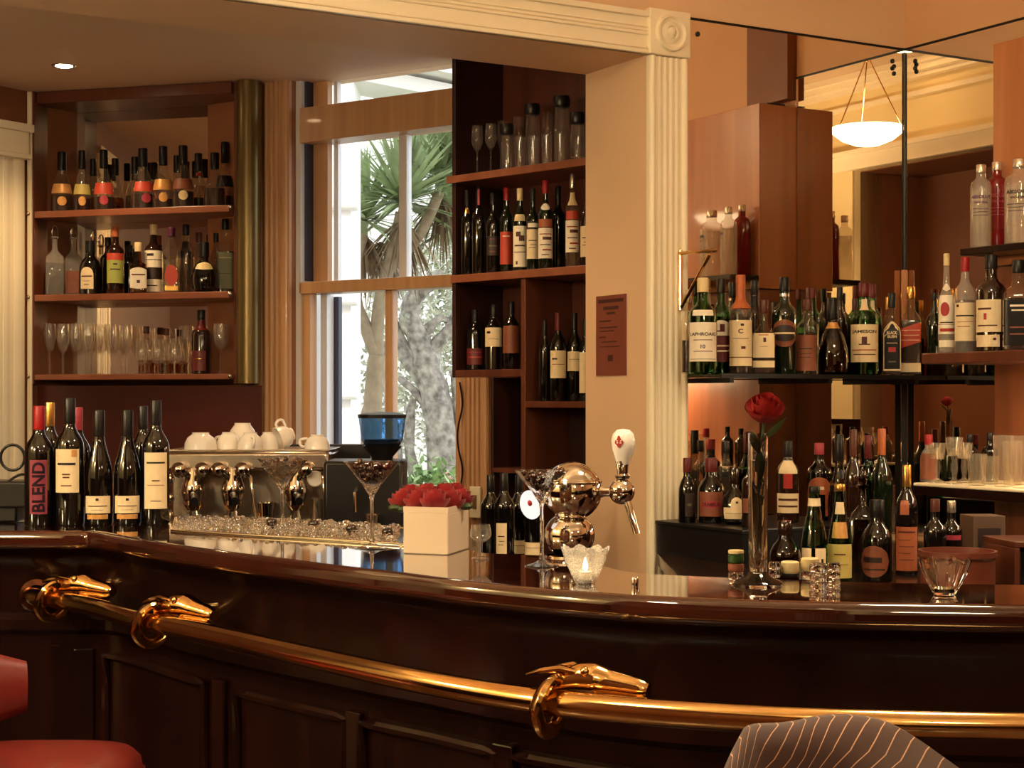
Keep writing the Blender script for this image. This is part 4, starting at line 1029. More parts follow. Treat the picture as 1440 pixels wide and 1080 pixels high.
Gb = [
 b_(766, 450, 17, .03, 'bordeaux', BLKG, BLK, 'black wine bottle in shadow', ()),
 b_(785, 440, 24, .045, 'bordeaux', BLKG, MAROON, 'wine bottle with tall cream label', [LAB(.26, .57, .9, PAPER, 'rect', [TX('', .7, .06, .3, INK, -.2), TX('', .5, .03, .7, BRN, 0)])]),
 b_(808, 440, 22, .09, 'bordeaux', BLKG, BLK, 'wine bottle with wide cream label', [LAB(.34, .56, 1.1, PAPER, 'rect', [TX('', .6, .04, .7, BRN, 0)])]),
 b_(823, 450, 18, .08, 'bordeaux', BLKG, BLK, 'wine bottle showing only its edge by the pillar', [LAB(.1, .6, 1.1, PAPER, 'rect', [])]),
]
stock(Gb, K0, KD, KN, ZR, 'dark cabinet\'s open section', 'wine bottles in the pillar-side section of the dark cabinet', {}, 'wine_bottle')
Hb = [
 b_(690, 668, 28, 0.0, 'bordeaux', BLKG, BLK, 'plain black wine bottle', ()),
 b_(709, 665, 29, -.09, 'bordeaux', BLKG, BLK, 'wine bottle with narrow cream label', [LAB(.05, .44, .55, PAPER, 'rect', FINE, off=-.3)]),
 b_(730, 668, 27, 0.03, 'bordeaux', BLKG, BLK, 'wine bottle with low cream label', [LAB(.06, .22, 1.0, PAPER, 'rect', [TX('', .6, .06, .8, BRN, 0)])]),
 b_(751, 668, 27, -.06, 'bordeaux', BLKG, BLK, 'wine bottle with another low cream label', [LAB(.06, .22, 1.0, PAPER, 'rect', [TX('', .6, .06, .8, BRN, 0)])]),
]
stock(Hb, Vector((0, 5.30)), Vector((1, 0)), Vector((0, 1)), CNT_Z, 'the counter behind the beer tap', 'wine bottles on the back counter behind the beer tap', {}, 'wine_bottle')
# wine bottles standing on the bar
CREST = TX('', .80, .14, .10, INK, -.0)
I = [
 b_(55, 571, 40, 'f', 'bordeaux', BLKG, REDCAP, 'red-foiled bottle with upright violet-and-red lettered label', [LAB(.10, .55, .62, paint('violet_red_label', srgb(136, 50, 66), .5), 'rect', [TX('BLEND', .5, .92, .70, cm('violet_black', 30, 14, 30), True)], off=-.05)]),
 b_(70, 566, 34, 'b', 'bordeaux', BLKG, GOLDF, 'gold-foiled bottle hidden behind the red-foiled one', ()),
 b_(98, 560, 40, 'f', 'bordeaux', BLKG, BLK, 'tall black bottle with high cream label', [LAB(.26, .60, .75, PAPER, 'rect', [TX('', .66, .09, .7, INK, 0), TX('', .42, .03, .3, BRN, 0), TX('', .35, .03, .25, BRN, 0), TX('', .16, .04, .4, BRN, 0), TX('', .9, .16, .2, GOLDL, .3)], off=-.25)]),
 b_(109, 573, 36, 'b', 'bordeaux', BLKG, PINK, 'pink-foiled bottle behind the tall one', ()),
 b_(139, 577, 38, 'f', 'burgundy', BLKG, BLK, 'sloping-shouldered bottle with low cream label', [LAB(.105, .255, .85, PAPER, 'rect', [CREST, TX('', .42, .08, .7, BRN, 0), TX('', .2, .03, .4, BRN, 0)], off=-.12), LAB(.055, .095, .8, GOLDL, name='foot_label', off=-.12)]),
 b_(179, 577, 38, 'f', 'burgundy', BLKG, BLK, 'twin sloping-shouldered bottle with low cream label', [LAB(.105, .255, .85, PAPER, 'rect', [CREST, TX('', .42, .08, .7, BRN, 0), TX('', .2, .03, .4, BRN, 0)], off=-.0), LAB(.055, .095, .8, GOLDL, name='foot_label')]),
 b_(201, 571, 34, 'b', 'bordeaux', BLKG, BLK, 'plain black bottle behind the last pair', ()),
 b_(219, 563, 38, 'f', 'bordeaux', BLKG, BLK, 'tall bottle with long cream label', [LAB(.13, .58, .75, PAPER, 'rect', [TX('', .82, .05, .75, INK, 0), TX('', .5, .02, .3, BRN, 0), TX('', .42, .015, .7, BRN, 0), TX('', .14, .02, .4, BRN, 0)])]),
]
stock(I, Vector((-1.0, 4.20)), Vector((1, 0.12)).normalized(), Vector((0, 1)), BAR_Z, 'the end of the bar', 'wine bottles on the end of the bar', {'f': 0.0, 'b': .115}, 'wine_bottle')
# J: whisky bottles on the glass shelf
JR = {'f': -.155, 'm': -.125, 'b': -.06}
NB = -W
def jr(v): return v
J = [
 b_(968, 408, 20, .065, 'spirit', CLB, SILVERF, 'small clear bottle tucked behind the pillar edge', (), .4, DKAMB),
 b_(988.5, 391, 40, .165, 'spirit', GREENB, CRMCAP, 'green malt bottle with large white lettered label', [LAB(.125, .53, .95, WPAPER, 'rect', [TX('LAPHROAIG', .70, .085, .86, INK, 0), TX('10', .38, .10, .14, INK, 0), TX('', .55, .03, .6, BRN, 0), TX('', .26, .03, .6, BRN, 0), TX('', .06, .02, .9, INK, 0)]), LAB(.60, .66, .8, WPAPER, 'rect', [], name='shoulder_label')], .66, DKGREEN),
 b_(1014, 392, 30, .075, 'spirit', GREENB, BLK, 'green bottle with bird picture over maroon label', [LAB(.40, .56, .9, WPAPER, 'arch', [TX('', .5, .5, .2, MAROON, .05), TX('', .3, .14, .4, MAROON, -.06)]), LAB(.13, .395, .9, MARL, 'rect', [TX('', .62, .10, .8, PAPER, 0), TX('', .42, .10, .7, PAPER, 0)])], .6, DKGREEN),
 b_(1041.5, 387, 33, .16, 'spirit', CLB, ORGCAP, 'amber whisky with orange neck foil and tall cream label', [LAB(.08, .54, .95, PAPER, 'rect', [TX('C', .76, .10, .18, BRN, 0), TX('', .90, .05, .12, INK, .06), TX('', .6, .02, .6, BRN, 0), TX('', .40, .06, .16, BRN, .1), TX('', .19, .03, 1.0, BRN, 0)]), LAB(.66, .90, 3.1, ORGCAP, name='neck_foil')], .57, DKAMB),
 b_(1061, 395, 26, .06, 'spirit', DKBROWN, BLK, 'black-necked bottle behind the amber ones', [LAB(.72, .84, 3.1, BLK, name='neck_foil')]),
 b_(1074, 422, 33, .16, 'squat', CLB, BRN, 'short square whisky with small cream label', [LAB(.22, .55, .78, PAPER, 'rect', [TX('', .92, .05, .5, REDINK, 0), TX('', .72, .18, .14, BRN, .05), TX('', .45, .02, .4, BRN, 0)]), LAB(.09, .18, .78, PAPER, name='lower_label')], .5, DKAMB),
 b_(1103, 390, 35, .15, 'spirit', DKGREEN, BLK, 'dark green malt with brown oval label', [LAB(.28, .56, .95, BROWNL, 'oval', [], name='label_border'), LAB(.335, .505, .92, DKL, 'oval', [TX('', .5, .16, .8, PAPER, 0)]), LAB(.80, .83, 3.1, SILVERF, name='neck_ring')]),
 b_(1136, 421, 32, .165, 'spirit', CLB, BRN, 'stubby amber bottle with textured brown label', [LAB(.05, .52, .8, BROWNL, 'rect', FINE, off=-.2)], .55, AMBERG),
 b_(1143, 405, 22, .045, 'longneck', GREENB, MAROON, 'slim green bottle with maroon top', (), .3, DKGREEN),
 b_(1171, 419, 44, .160, 'dimple', SMOKE, BLK, 'dimpled round whisky bottle with black stopper and gold collar', [LAB(.60, .68, 3.1, GOLDL, name='collar')], .45, DKAMB),
 b_(1181, 404, 21, .05, 'spirit', DKBROWN, BLK, 'dark bottle behind the dimpled one', ()),
 b_(1202, 420, 19, .055, 'spirit', DKGREEN, BRN, 'brown-capped dark bottle set back', ()),
 b_(1215.5, 398, 40, .15, 'spirit', GREENB, MAROON, 'green whiskey bottle with large cream lettered label', [LAB(.14, .545, .95, PAPER, 'rect', [TX('JAMESON', .80, .11, .80, INK, 0), TX('', .57, .20, .16, BRN, 0), TX('', .47, .03, .34, BRN, 0), TX('', .32, .05, .8, ORGCAP, 0), TX('', .20, .04, .7, BRN, 0)]), LAB(.70, .82, .5, PAPER, name='neck_label')], .62, DKGREEN),
 b_(1227, 400, 26, .05, 'spirit', GREENB, MAROON, 'second green bottle with maroon cap behind', [LAB(.70, .82, .5, PAPER, name='neck_label')], .6, DKGREEN),
 b_(1248, 418, 16, .045, 'spirit', CLB, GOLDF, 'small gold-capped clear bottle set back', (), .4, AMBERG),
 b_(1254.5, 412, 26, .165, 'squat', CLB, BLK, 'flat bottle with arched black label edged in cream', [LAB(.055, .655, .80, PAPER, 'arch', [], name='label_border'), LAB(.075, .635, .70, BLK, 'arch', [TX('BLACK', .78, .07, .7, PAPER, 0), TX('BUSH', .70, .06, .6, PAPER, 0), TX('', .42, .16, .5, REDINK, 0), TX('', .56, .02, .7, PAPER, 0), TX('', .16, .05, .5, GREYG, 0)])], .5, DKAMB),
 b_(1281, 403, 29, .15, 'square', CLB, GOLDF, 'square whisky with slanting red label', [LAB(.34, .56, .82, REDL, 'diag', [TX('', .75, .05, .9, PAPER, 0), TX('', .5, .05, .8, PAPER, 0), TX('', .25, .05, .9, PAPER, 0)]), LAB(.04, .14, .8, PAPER, 'rect', [], name='foot_label')], .62, DKAMB),
]
stock(J, CR, U, W, GZ, 'the glass shelf', 'whisky bottles on the glass shelf', {})
# K, L: side wall shelves
K = [
 b_(1331, 357, 23, .44, 'longneck', FROST, CRMCAP, 'tall white-capped rum with round red emblem', [LAB(.29, .58, .95, WPAPER, 'rect', [TX('', .06, .06, .7, INK, 0)]), LAB(.37, .51, .55, REDINK, 'oval', [], name='emblem', off=-.2), LAB(.19, .285, .95, WPAPER, 'rect', [TX('', .45, .34, .85, REDINK, .08)]), LAB(.06, .13, .95, WPAPER, 'rect', [], name='foot_label'), LAB(.62, .70, .8, WPAPER, 'wave', name='shoulder_label')], .6, FROST),
 b_(1357, 362, 29, .44, 'spirit', FROST, REDCAP, 'red-capped clear bottle with broad cream label', [LAB(.12, .52, .98, PAPER, 'rect', [TX('', .92, .07, .12, MAROON, -.3), TX('', .66, .06, .8, INK, 0), TX('', .50, .02, .7, REDINK, 0), TX('', .38, .03, .5, REDINK, -.06)])], .55, AMBERG),
 b_(1394, 358, 42, .44, 'spirit', DKBROWN, BLK, 'large dark rum with cream picture label', [LAB(.20, .53, .80, PAPER, 'rect', [TX('', .72, .10, .5, BRN, -.1), TX('', .48, .20, .1, REDINK, -.05), TX('', .20, .07, .7, BRN, 0)], off=-.3), LAB(.05, .17, .85, PAPER, 'rect', [TX('', .65, .2, .12, BRN, .3)], off=-.3, name='foot_label')]),
 b_(1432, 366, 42, .44, 'square', CLB, BLK, 'square whiskey with black label', [LAB(.06, .55, .8, BLK, 'rect', [TX('', .88, .07, .6, WPAPER, 0), TX('', .78, .05, .5, WPAPER, 0), TX('', .40, .05, .6, BROWNL, 0), TX('', .25, .05, .6, BROWNL, 0)])], .58, DKAMB),
 b_(1314, 412, 20, .30, 'longneck', DKGREEN, BLK, 'small dark green bottle set back', ()),
]
K[-1]['row'] = .24
stock(K, CR, W, -U, KZ, 'side shelf', 'rum and whiskey bottles on the side shelf', {})
ABT = lambda m, s='ABSOLUT': [TX(s, .80, .09, .9, m, 0), TX('VODKA', .66, .06, .6, m, 0), TX('', .5, .02, .8, m, 0), TX('', .42, .02, .7, m, 0), TX('', .34, .02, .75, m, 0)]
Lb = [
 b_(1379.5, 232, 29, .314, 'absolut', FROST, SILVERF, 'clear short-necked vodka with violet lettering', [LAB(.22, .70, .9, FROST, 'rect', ABT(PURPINK))], .68, FROST),
 b_(1402, 228, 29, .243, 'absolut', REDGL, SILVERF, 'red short-necked vodka bottle', [LAB(.22, .70, .9, REDGL, 'rect', ABT(PINK))]),
 b_(1434, 224, 42, .29, 'absolut', FROST, SILVERF, 'clear short-necked vodka with black lettering', [LAB(.22, .70, .9, FROST, 'rect', ABT(INK))], .68, FROST),
]
stock(Lb, CR, W, -U, ABZ, 'the high vodka shelf', 'vodka bottles on the high side shelf', {}, 'vodka_bottle')
# M: liqueurs on the black cooler; N: front bottles
Mb = [
 b_(966, 644, 24, .17, 'stout', BLKG, MAROON, 'dark red-capped bottle against the pillar', [LAB(.10, .46, .5, DKL, 'rect', [TX('', .5, .2, .5, GREYG, 0)], off=.3)]),
 b_(1000, 644, 38, .20, 'stout', BLKG, MAROON, 'broad black liqueur bottle with red scroll label', [LAB(.10, .48, .82, BROWNL, 'rect', []), LAB(.235, .345, .78, PINK, 'wave', [TX('DRAMBUIE', .46, .55, .86, MAROON, 0)], name='scroll')]),
 b_(1032, 657, 36, .30, 'round', BLKG, DKBROWN, 'round dark liqueur bottle with stepped cream label', [LAB(.10, .30, .8, PAPER, 'rect', [TX('', .5, .06, .8, BRN, 0)], off=.1), LAB(.30, .48, .5, PAPER, 'arch', [TX('', .5, .2, .2, BRN, 0)], off=.25, name='seal_label')]),
 b_(1021, 621, 24, .08, 'spirit', CLB, BLK, 'tall clear bottle with black cap set back', (), .3, AMBERG),
 b_(1056, 640, 26, .42, 'spirit', DKBROWN, BLK, 'dark bottle half behind the rose vase', [LAB(.2, .4, .8, BROWNL)]),
 b_(1108, 620, 31, .33, 'bordeaux', DKBROWN, BLK, 'tall bitter aperitif with red sash and cream labels', [LAB(.60, .76, .95, PAPER, 'rect', [], name='neck_label'), LAB(.42, .60, .4, REDINK, 'rect', [], name='sash'), LAB(.12, .36, .95, PAPER, 'rect', [TX('', .68, .18, .8, BRN, 0), TX('', .34, .14, .8, BRN, 0)])]),
 b_(1152, 623, 34, .31, 'spirit', BLKG, PINK, 'pink-capped bottle with orange horseshoe label', [LAB(.06, .56, .95, ORGL, 'arch', [], name='label_border'), LAB(.06, .34, .5, BLKG, 'rect', []), LAB(.40, .44, .4, PAPER, 'rect', [])]),
 b_(1180, 611, 31, .41, 'cognac', SMOKE, BLK, 'black-capped smoky bottle with sloping shoulders', [LAB(.50, .60, .5, BLK, 'oval', [], off=.3)], .3, DKAMB),
]
stock(Mb, CR, U, W, LZ, 'the black cooler lid', 'liqueur bottles on the black cooler', {})
N = [
 b_(1104, 732, 44, .98, 'stout', SMOKE, DKBROWN, 'round smoky brown bottle without label', (), .5, DKAMB),
 b_(1145, 684, 39, 1.0, 'water', GREENB, BLK, 'green bottle with split cream label', [LAB(.06, .38, .42, PAPER, 'rect', FINE, off=-.62), LAB(.06, .38, .42, PAPER, 'rect', [TX('', .6, .14, .2, INK, .1)], off=.5), LAB(.80, .88, 2, PAPER, name='neck_label')], .4, GREENB),
 b_(1181, 681, 36, 1.0, 'water', GREENB, GOLDF, 'green bottle with tall yellow label', [LAB(.06, .40, .9, PALEG, 'rect', [TX('', .7, .06, .4, BRN, 0), TX('', .4, .03, .6, BRN, 0)]), LAB(.70, .82, .7, PAPER, name='neck_label'), LAB(.46, .62, .7, GOLDL, name='shoulder_label')], .4, DKGREEN),
 b_(1233, 703, 44, 1.0, 'stout', BLKG, BLK, 'black cream-liqueur bottle with round brown picture label', [LAB(.05, .44, .85, BROWNL, 'oval', [TX('', .55, .28, .6, DKL, -.05), TX('', .25, .08, .7, DKL, 0)], off=-.2)]),
 b_(1275, 654, 31, .93, 'bordeaux', BLKG, GOLDF, 'gold-topped black bottle with orange text label', [LAB(.04, .44, .95, ORGL, 'rect', [TX('', .88, .06, .7, BRN, 0), TX('', .7, .025, .5, BRN, -.1), TX('', .55, .025, .6, BRN, 0), TX('', .4, .025, .5, BRN, -.1), TX('', .25, .025, .6, BRN, 0)]), LAB(.55, .68, .4, ORGL, 'rect', [], off=-.2, name='shoulder_label')]),
 b_(1213, 659, 36, .80, 'decanter', SMOKE, SMOKE, 'tall smoky glass decanter with stopper', (), .3, DKAMB),
 b_(1240, 603, 28, .58, 'bordeaux', DKGREEN, ORGCAP, 'dark green wine bottle with copper foil set back', ()),
 b_(1200, 604, 26, .58, 'bordeaux', DKBROWN, BRN, 'brown-foiled tall bottle set back', ()),
 b_(1221, 612, 26, .34, 'bordeaux', GREENB, MAROON, 'pale green bottle with maroon foil set back', (), .4, GREENB),
]
stock(N, CR, U, W, CNT_Z, 'the side counter', 'bottles on the side counter', {})
Ob = [
 b_(1306, 611, 24, .48, 'stout', FROST, REDCAP, 'milky clear bottle with red cap', [LAB(.05, .6, 1.0, BROWNL, 'rect', [])], .3, AMBERG),
 b_(1336, 620, 24, .30, 'spirit', DKGREEN, BLK, 'dark bottle behind the stemmed glasses', ()),
 b_(1364, 611, 22, .30, 'spirit', DKBROWN, BLK, 'dark bottle behind the tumblers', ()),
 b_(1392, 609, 22, .30, 'spirit', BLKG, BLK, 'black-capped bottle behind the tumblers', ()),
]
stock(Ob, CR, W, -U, RKZ + .010, 'the glass rack', 'bottles behind the glasses on the rack', {})
Qb = [
 b_(1315, 702, 32, 0.0, 'spirit', BLKG, BRN, 'dark bottle with brown band under the rack', [LAB(.28, .42, 1.0, BROWNL, 'rect', [])]),
 b_(1338, 704, 30, 0.04, 'spirit', BLKG, SILVERF, 'dark bottle with pale collar under the rack', [LAB(.52, .58, 1.0, PINK, name='collar')]),
]
stock(Qb, Vector((1.18, 4.62)), Vector((1, -.1)).normalized(), Vector((0, 1)), CNT_Z, 'counter below the glass rack', 'bottles under the glass rack', {})
# ------------------------------------------------------------------ glasses
def wall_of(outer, t=0.0012, floor=0.004):
    """closed thin-walled vessel from an outer outline (r, z)"""
    inner = [(max(r - t, 0.0005), z) for r, z in outer if z >= outer[0][1]]
    return outer + [(outer[-1][0] - t / 2, outer[-1][1] + t / 2)] + inner[::-1]
GLS = {}
RACKG = thin_glass('painted_glow_rack_glass', (0.95, 0.92, 0.86), (1, 0.97, 0.9), 1.5, milk=0.045)  # milky part paints in the glow of lit glasses
def glass_mesh(kind, H, R):
    g = G()
    stem = lambda zf, zb: [(0, 0), (R * .86, 0), (R * .86, .0015), (R * .3, .005), (.0042, .012), (.0035, zf), (.0055, zb)]
    if kind == 'flute':
        o = stem(.38 * H, .42 * H) + [(R * .62, .50 * H), (R * .92, .66 * H), (R, .82 * H), (R * .9, H)]
        inn = [(R * .9 - .001, H), (R - .0015, .82 * H), (R * .9, .66 * H), (R * .55, .51 * H), (0, .46 * H)]
    elif kind == 'wine':
        o = stem(.44 * H, .48 * H) + [(R * .6, .53 * H), (R * .95, .65 * H), (R, .76 * H), (R * .85, H)]
        inn = [(R * .85 - .001, H), (R - .0015, .76 * H), (R * .93, .66 * H), (R * .55, .55 * H), (0, .51 * H)]
    elif kind == 'snifter':
        o = stem(.20 * H, .26 * H) + [(R * .7, .34 * H), (R, .52 * H), (R * .93, .72 * H), (R * .66, H)]
        inn = [(R * .66 - .001, H), (R * .92, .72 * H), (R - .0015, .52 * H), (R * .66, .36 * H), (0, .30 * H)]
    elif kind == 'pilsner':
        o = [(0, 0), (R * .9, 0), (R * .88, .004), (R * .3, .012), (R * .22, .022), (R * .42, .05), (R * .28, .07), (R * .44, .09), (R * .34, .105), (R * .75, .6 * H), (R, H)]
        inn = [(R - .0012, H), (R * .73, .6 * H), (R * .28, .115), (0, .11)]
    else:    # tumbler
        o = [(0, 0), (R * .84, 0), (R * .86, .003), (R * .9, .3 * H), (R, H)]
        inn = [(R - .0014, H), (R * .88, .3 * H), (R * .8, .010), (0, .009)]
    g.lathe(o + inn, 20); return g
def put_glass(p, kind, H, R, label, group, name):
    p = (p[0], p[1], p[2] + 0.0005); mt = RACKG if 'rack' in group else CLEAR
    key = (kind, round(H, 2), round(R, 3), mt.name)
    if key not in GLS: GLS[key] = obj(name, glass_mesh(kind, round(H, 2), round(R, 3)), mt, angle=50); o = GLS[key]
    else: o = GLS[key].copy(); COL.objects.link(o)
    o.location = p
    return tag(o, label, 'glass', group)
def glasses(rows, line, direc, normal, z, group, labels, name):
    for x, top, w, off, kind in rows:
        p, _ = online(x, line + normal * off, direc); D = p.y
        put_glass((p.x, p.y, z), kind, EYE + (HY - top) / F * D - z, w * D / F / 2, labels[kind], group + ' ' + kind, {'flute': 'champagne_flute', 'wine': 'wine_glass', 'snifter': 'brandy_glass', 'pilsner': 'footed_beer_glass', 'tumbler': 'tumbler'}[kind])
rows = [(x, 456, 17, .07, 'flute') for x in (70, 89, 107, 125, 143, 161, 178)] + [(x, 457, 17, .16, 'flute') for x in (88, 104, 121, 138, 155, 172)]
rows += [(x, 478, 21, .07, 'snifter') for x in (199, 222, 245)] + [(x, 478, 21, .15, 'snifter') for x in (210, 233, 256)]
rows += [(310, 456, 21, .08, 'wine'), (313, 457, 22, .20, 'wine'), (262, 458, 21, .22, 'wine')]
glasses(rows, L0, LD, LN, SH3, 'glasses on the bottom shelf of the mirrored cabinet', {
 'flute': 'tall clear champagne flute in the row on the mirrored cabinet\'s bottom shelf', 'snifter': 'short-stemmed clear brandy glass on the mirrored cabinet\'s bottom shelf', 'wine': 'clear stemmed wine glass near the dark bottle on the mirrored cabinet\'s bottom shelf'}, 'glass')
rows = [(x, 178 - (x - 660) * .13, 17, .045, 'wine') for x in (671, 690)] + [(x, 178 - (x - 660) * .13, 17, .20, 'wine') for x in (707,)]
rows += [(x, 195 - (x - 720) * .13, 16, .045, 'tumbler') for x in (731, 750, 769, 788)] + [(x, 165 - (x - 720) * .13, 17, .22, 'wine') for x in (729, 770)]
glasses(rows, K0, KD, KN, SH1, 'glasses on top of the dark cabinet', {
 'wine': 'clear stemmed wine glass on the top shelf of the dark cabinet', 'tumbler': 'clear tumbler at the front of the dark cabinet\'s top shelf'}, 'glass')
for x, top, w, off, lab in ((713, 174, 21, .11, 'low clear jar with a dark lid among the wine glasses on the dark cabinet'), (749, 146, 22, .12, 'tall clear jar with a dark double lid on the dark cabinet'), (790, 135, 24, .12, 'tallest clear jar with a dark lid, near the pillar on the dark cabinet'), (812, 158, 22, .03, 'clear jar with a black lid touching the pillar edge on the dark cabinet')):
    p, _ = online(x, K0 + KN * off, KD); D = p.y; z1 = EYE + (HY - top) / F * D; R = w * D / F / 2; H = z1 - SH1
    t = thing('storage_jar', lab, 'jar', (p.x, p.y, SH1 + .0005), 0, 'dark-lidded jars on the dark cabinet')
    g = G(); g.lathe([(0, 0), (R * .9, 0), (R * .92, .01), (R * .95, H * .5), (R * .8, H - .045), (R * .78, H - .045), (R * .9, H * .5), (R * .86, .012), (0, .01)], 20); obj('glass_body', g, CLEAR, t)
    g = G(); g.lathe([(R * .84, H - .046), (R * .95, H - .040), (R, H - .018), (R * .9, H - .002), (0, H)], 20); obj('lid', g, BLACKP, t)
rows = [(1318, 622, 26, .51, 'pilsner'), (1342, 616, 24, .50, 'pilsner'), (1356, 624, 24, .42, 'pilsner'), (1374, 640, 27, .51, 'tumbler'), (1392, 642, 26, .42, 'tumbler'), (1411, 613, 29, .50, 'tumbler'), (1438, 614, 33, .50, 'tumbler'), (1424, 622, 28, .40, 'tumbler')]
glasses(rows, CR, W, -U, RKZ + .010, 'glasses on the side wall rack', {'pilsner': 'footed tapering beer glass on the white-lined glass rack', 'tumbler': 'clear tumbler on the white-lined glass rack'}, 'glass')
for x, s in ((1300, 0), (0, 0)):
    pass

# ------------------------------------------------------------------ coffee corner
em = thing('espresso_machine', 'two-group steel espresso machine with cups on top, in front of the window', 'coffee machine', (-0.905, 5.62, CNT_Z))
def ep(name, g, m, **k): return obj(name, g, m, em, **k)
g = G(); g.box((0, .10, .205), (.55, .30, .27)); ep('body', g, STEEL, bevel=.008)
g = G(); g.box((0, -.08, .315), (.56, .12, .065)); ep('fascia', g, STEEL, bevel=.012)
g = G(); g.box((0, .06, .3505), (.56, .38, .006)); ep('cup_tray', g, STEEL, bevel=.002)
g = G(); g.box((0, -.06, .06), (.55, .16, .035)); ep('drip_tray', g, CHROME, bevel=.004)
g = G()
for k in range(12): g.box((-.25 + .5 * k / 11, -.06, .081), (.012, .14, .006))
ep('drip_grille', g, BLACKM, smooth=False)
for sx_ in (-1, 1):
    for sy_ in (0, 1):
        g = G(); g.lathe([(.02, 0), (.024, .02), (.02, .05)], 14, Matrix.Translation((sx_ * .24, -.04 + sy_ * .26, 0))); ep('foot', g, CHROME)
for i, x in enumerate((-.185, -.05, .165)):
    g = G(); M = Matrix.Translation((x, -.125, .235)); g.lathe([(0, -.050), (.036, -.050), (.040, -.03), (.042, -.02), (.038, .0), (.030, .02), (.024, .045), (.02, .056), (0, .060)], 22, M); gh = ep('group_head', g, CHROME)
    g = G(); g.tube([(x, -.145, .205), (x + .02, -.20, .198), (x + .03, -.26, .186)], [.010, .011, .014], 12); obj('portafilter_handle', g, BLACKP, gh)
    g = G(); g.lathe([(0, -.028), (.018, -.024), (.034, -.004), (.034, .012)], 20, Matrix.Translation((x, -.125, .17))); obj('portafilter_basket', g, CHROME, gh)
    g = G(); g.tube([(x - .01, -.125, .145), (x - .014, -.128, .118)], .006, 8); g.tube([(x + .01, -.125, .145), (x + .014, -.128, .118)], .006, 8); obj('spout', g, CHROME, gh)
    for q in (-.04, .04):
        g = G(); g.lathe([(0, -.03), (.020, -.03), (.026, -.01), (.020, .01), (.024, .026), (.012, .038), (0, .04)], 18, Matrix.Translation((x + q, -.155, .285)) @ Matrix.Rotation(PI / 2 - .2, 4, 'X')); ep('steam_knob', g, CHROME)
for x, d in ((-.262, -1), (.012, 1), (.255, 1)):
    g = G(); g.tube(spline([(x, -.14, .27), (x + .012 * d, -.19, .25), (x + .022 * d, -.20, .17), (x + .035 * d, -.205, .10)], 5), .006, 10); ep('steam_wand', g, CHROME)
for z in (.12, .18, .245):
    g = G(); g.ball((-.262, -.16, z + .01), (.021, .018, .02)); ep('side_knob', g, CHROME)
g = G(); g.lathe([(.026, -.006), (.028, .0), (.024, .008), (0, .006)], 22, Matrix.Translation((.235, -.142, .255)) @ Matrix.Rotation(PI / 2, 4, 'X')); ep('pressure_gauge', g, WHITEP)
g = G(); g.lathe([(.028, 0), (.031, .05), (.036, .085), (.033, .085), (.028, .05), (.025, .004), (0, .004)], 20, Matrix.Translation((.06, -.09, .0855))); jug = obj('milk_jug', g, CHROME, None); jug.location = em.location; tag(jug, 'small chrome milk jug on the espresso machine drip tray', 'jug')
g = G(); g.lathe([(.034, 0), (.035, .10), (.033, .10), (.032, .004), (0, .004)], 24, Matrix.Translation((.241, -.09, .0855))); jug2 = obj('steel_beaker', g, STEEL, None); jug2.location = em.location; tag(jug2, 'wide brushed steel beaker at one end of the espresso machine', 'beaker')
g = G(); g.lathe([(.0, 0), (.040, 0), (.043, .004), (.047, .012), (.047, .016)], 24, Matrix.Translation((-.12, -.1025, .0848))); sp1 = obj('saucer_dish', g, BRASS, None); sp1.location = em.location; tag(sp1, 'small brass-coloured dish under the espresso spout', 'dish')
# cups upside down on the warming tray
CT = CNT_Z + .3537
def cup(px_, py_, D, label, tilt=0.0, az=0.0, R=.049, H=.058, up=False, lift=0.0):
    x = (px_ - HX) / F * D
    t = thing('coffee_cup', label, 'cup', (x, D, CT + lift), az, 'white cups on the espresso machine')
    prof = [(0, .0), (R * .52, .0), (R * .52, .006), (R * .80, H * .3), (R * .96, H * .62), (R, H), (R * .96, H), (R * .91, H * .62), (R * .74, H * .3), (R * .3, .010), (0, .010)]
    Mx = Matrix.Translation((0, 0, H)) @ Matrix.Rotation(PI, 4, 'X') if not up else Matrix.Identity(4)
    if tilt: Mx = Matrix.Translation((0, 0, R * .97)) @ Matrix.Rotation(tilt, 4, 'Y') @ Matrix.Translation((0, 0, -H / 2))
    g = G(); g.lathe(prof, 28, Mx); obj('bowl', g, WHITEP, t)
    g = G(); g.tube([Mx @ Vector(v) for v in spline([(R * .78, 0, H * .28), (R * 1.32, 0, H * .34), (R * 1.42, 0, H * .62), (R * 1.18, 0, H * .84), (R * .95, 0, H * .80)], 4)], .0048, 8); obj('handle', g, WHITEP, t)
    return t
cup(282, 0, 5.55, 'white cup upside down at the bottle end of the espresso machine', az=2.2, R=.056)
cup(321, 0, 5.60, 'white cup upside down, second from the bottle end of the machine', az=2.6, R=.042)
cup(352, 0, 5.53, 'white cup upside down in front of a larger cup', az=-1.2, R=.044)
cup(341, 0, 5.735, 'larger white cup upside down behind the others, highest of all', az=1.3, R=.054, H=.088)
cup(377, 0, 5.60, 'white cup upside down beside the tipped cup', az=2.0, R=.036)
cup(401, 0, 5.68, 'white cup tipped on its side showing its handle', tilt=-1.9, az=.5, R=.043)
cup(446, 0, 5.58, 'white cup with visible handle standing apart near the grinder', az=3.0, R=.044, H=.05)
cup(484, 0, 5.66, 'white cup half hidden by the black grinder housing', az=1.6, R=.044, H=.05) if False else None
g = G(); xb = (465 - HX) / F * 5.95; g.box((xb, 5.95, 1.08), (.30, .05, .36)); tag(obj('splash_board', g, BLACKP, smooth=False, bevel=.004), 'black upright board behind the cups beside the window', 'board')
gr = thing('coffee_grinder', 'black coffee grinder with a blue see-through bean hopper', 'grinder', (-0.475, 5.24, CNT_Z))
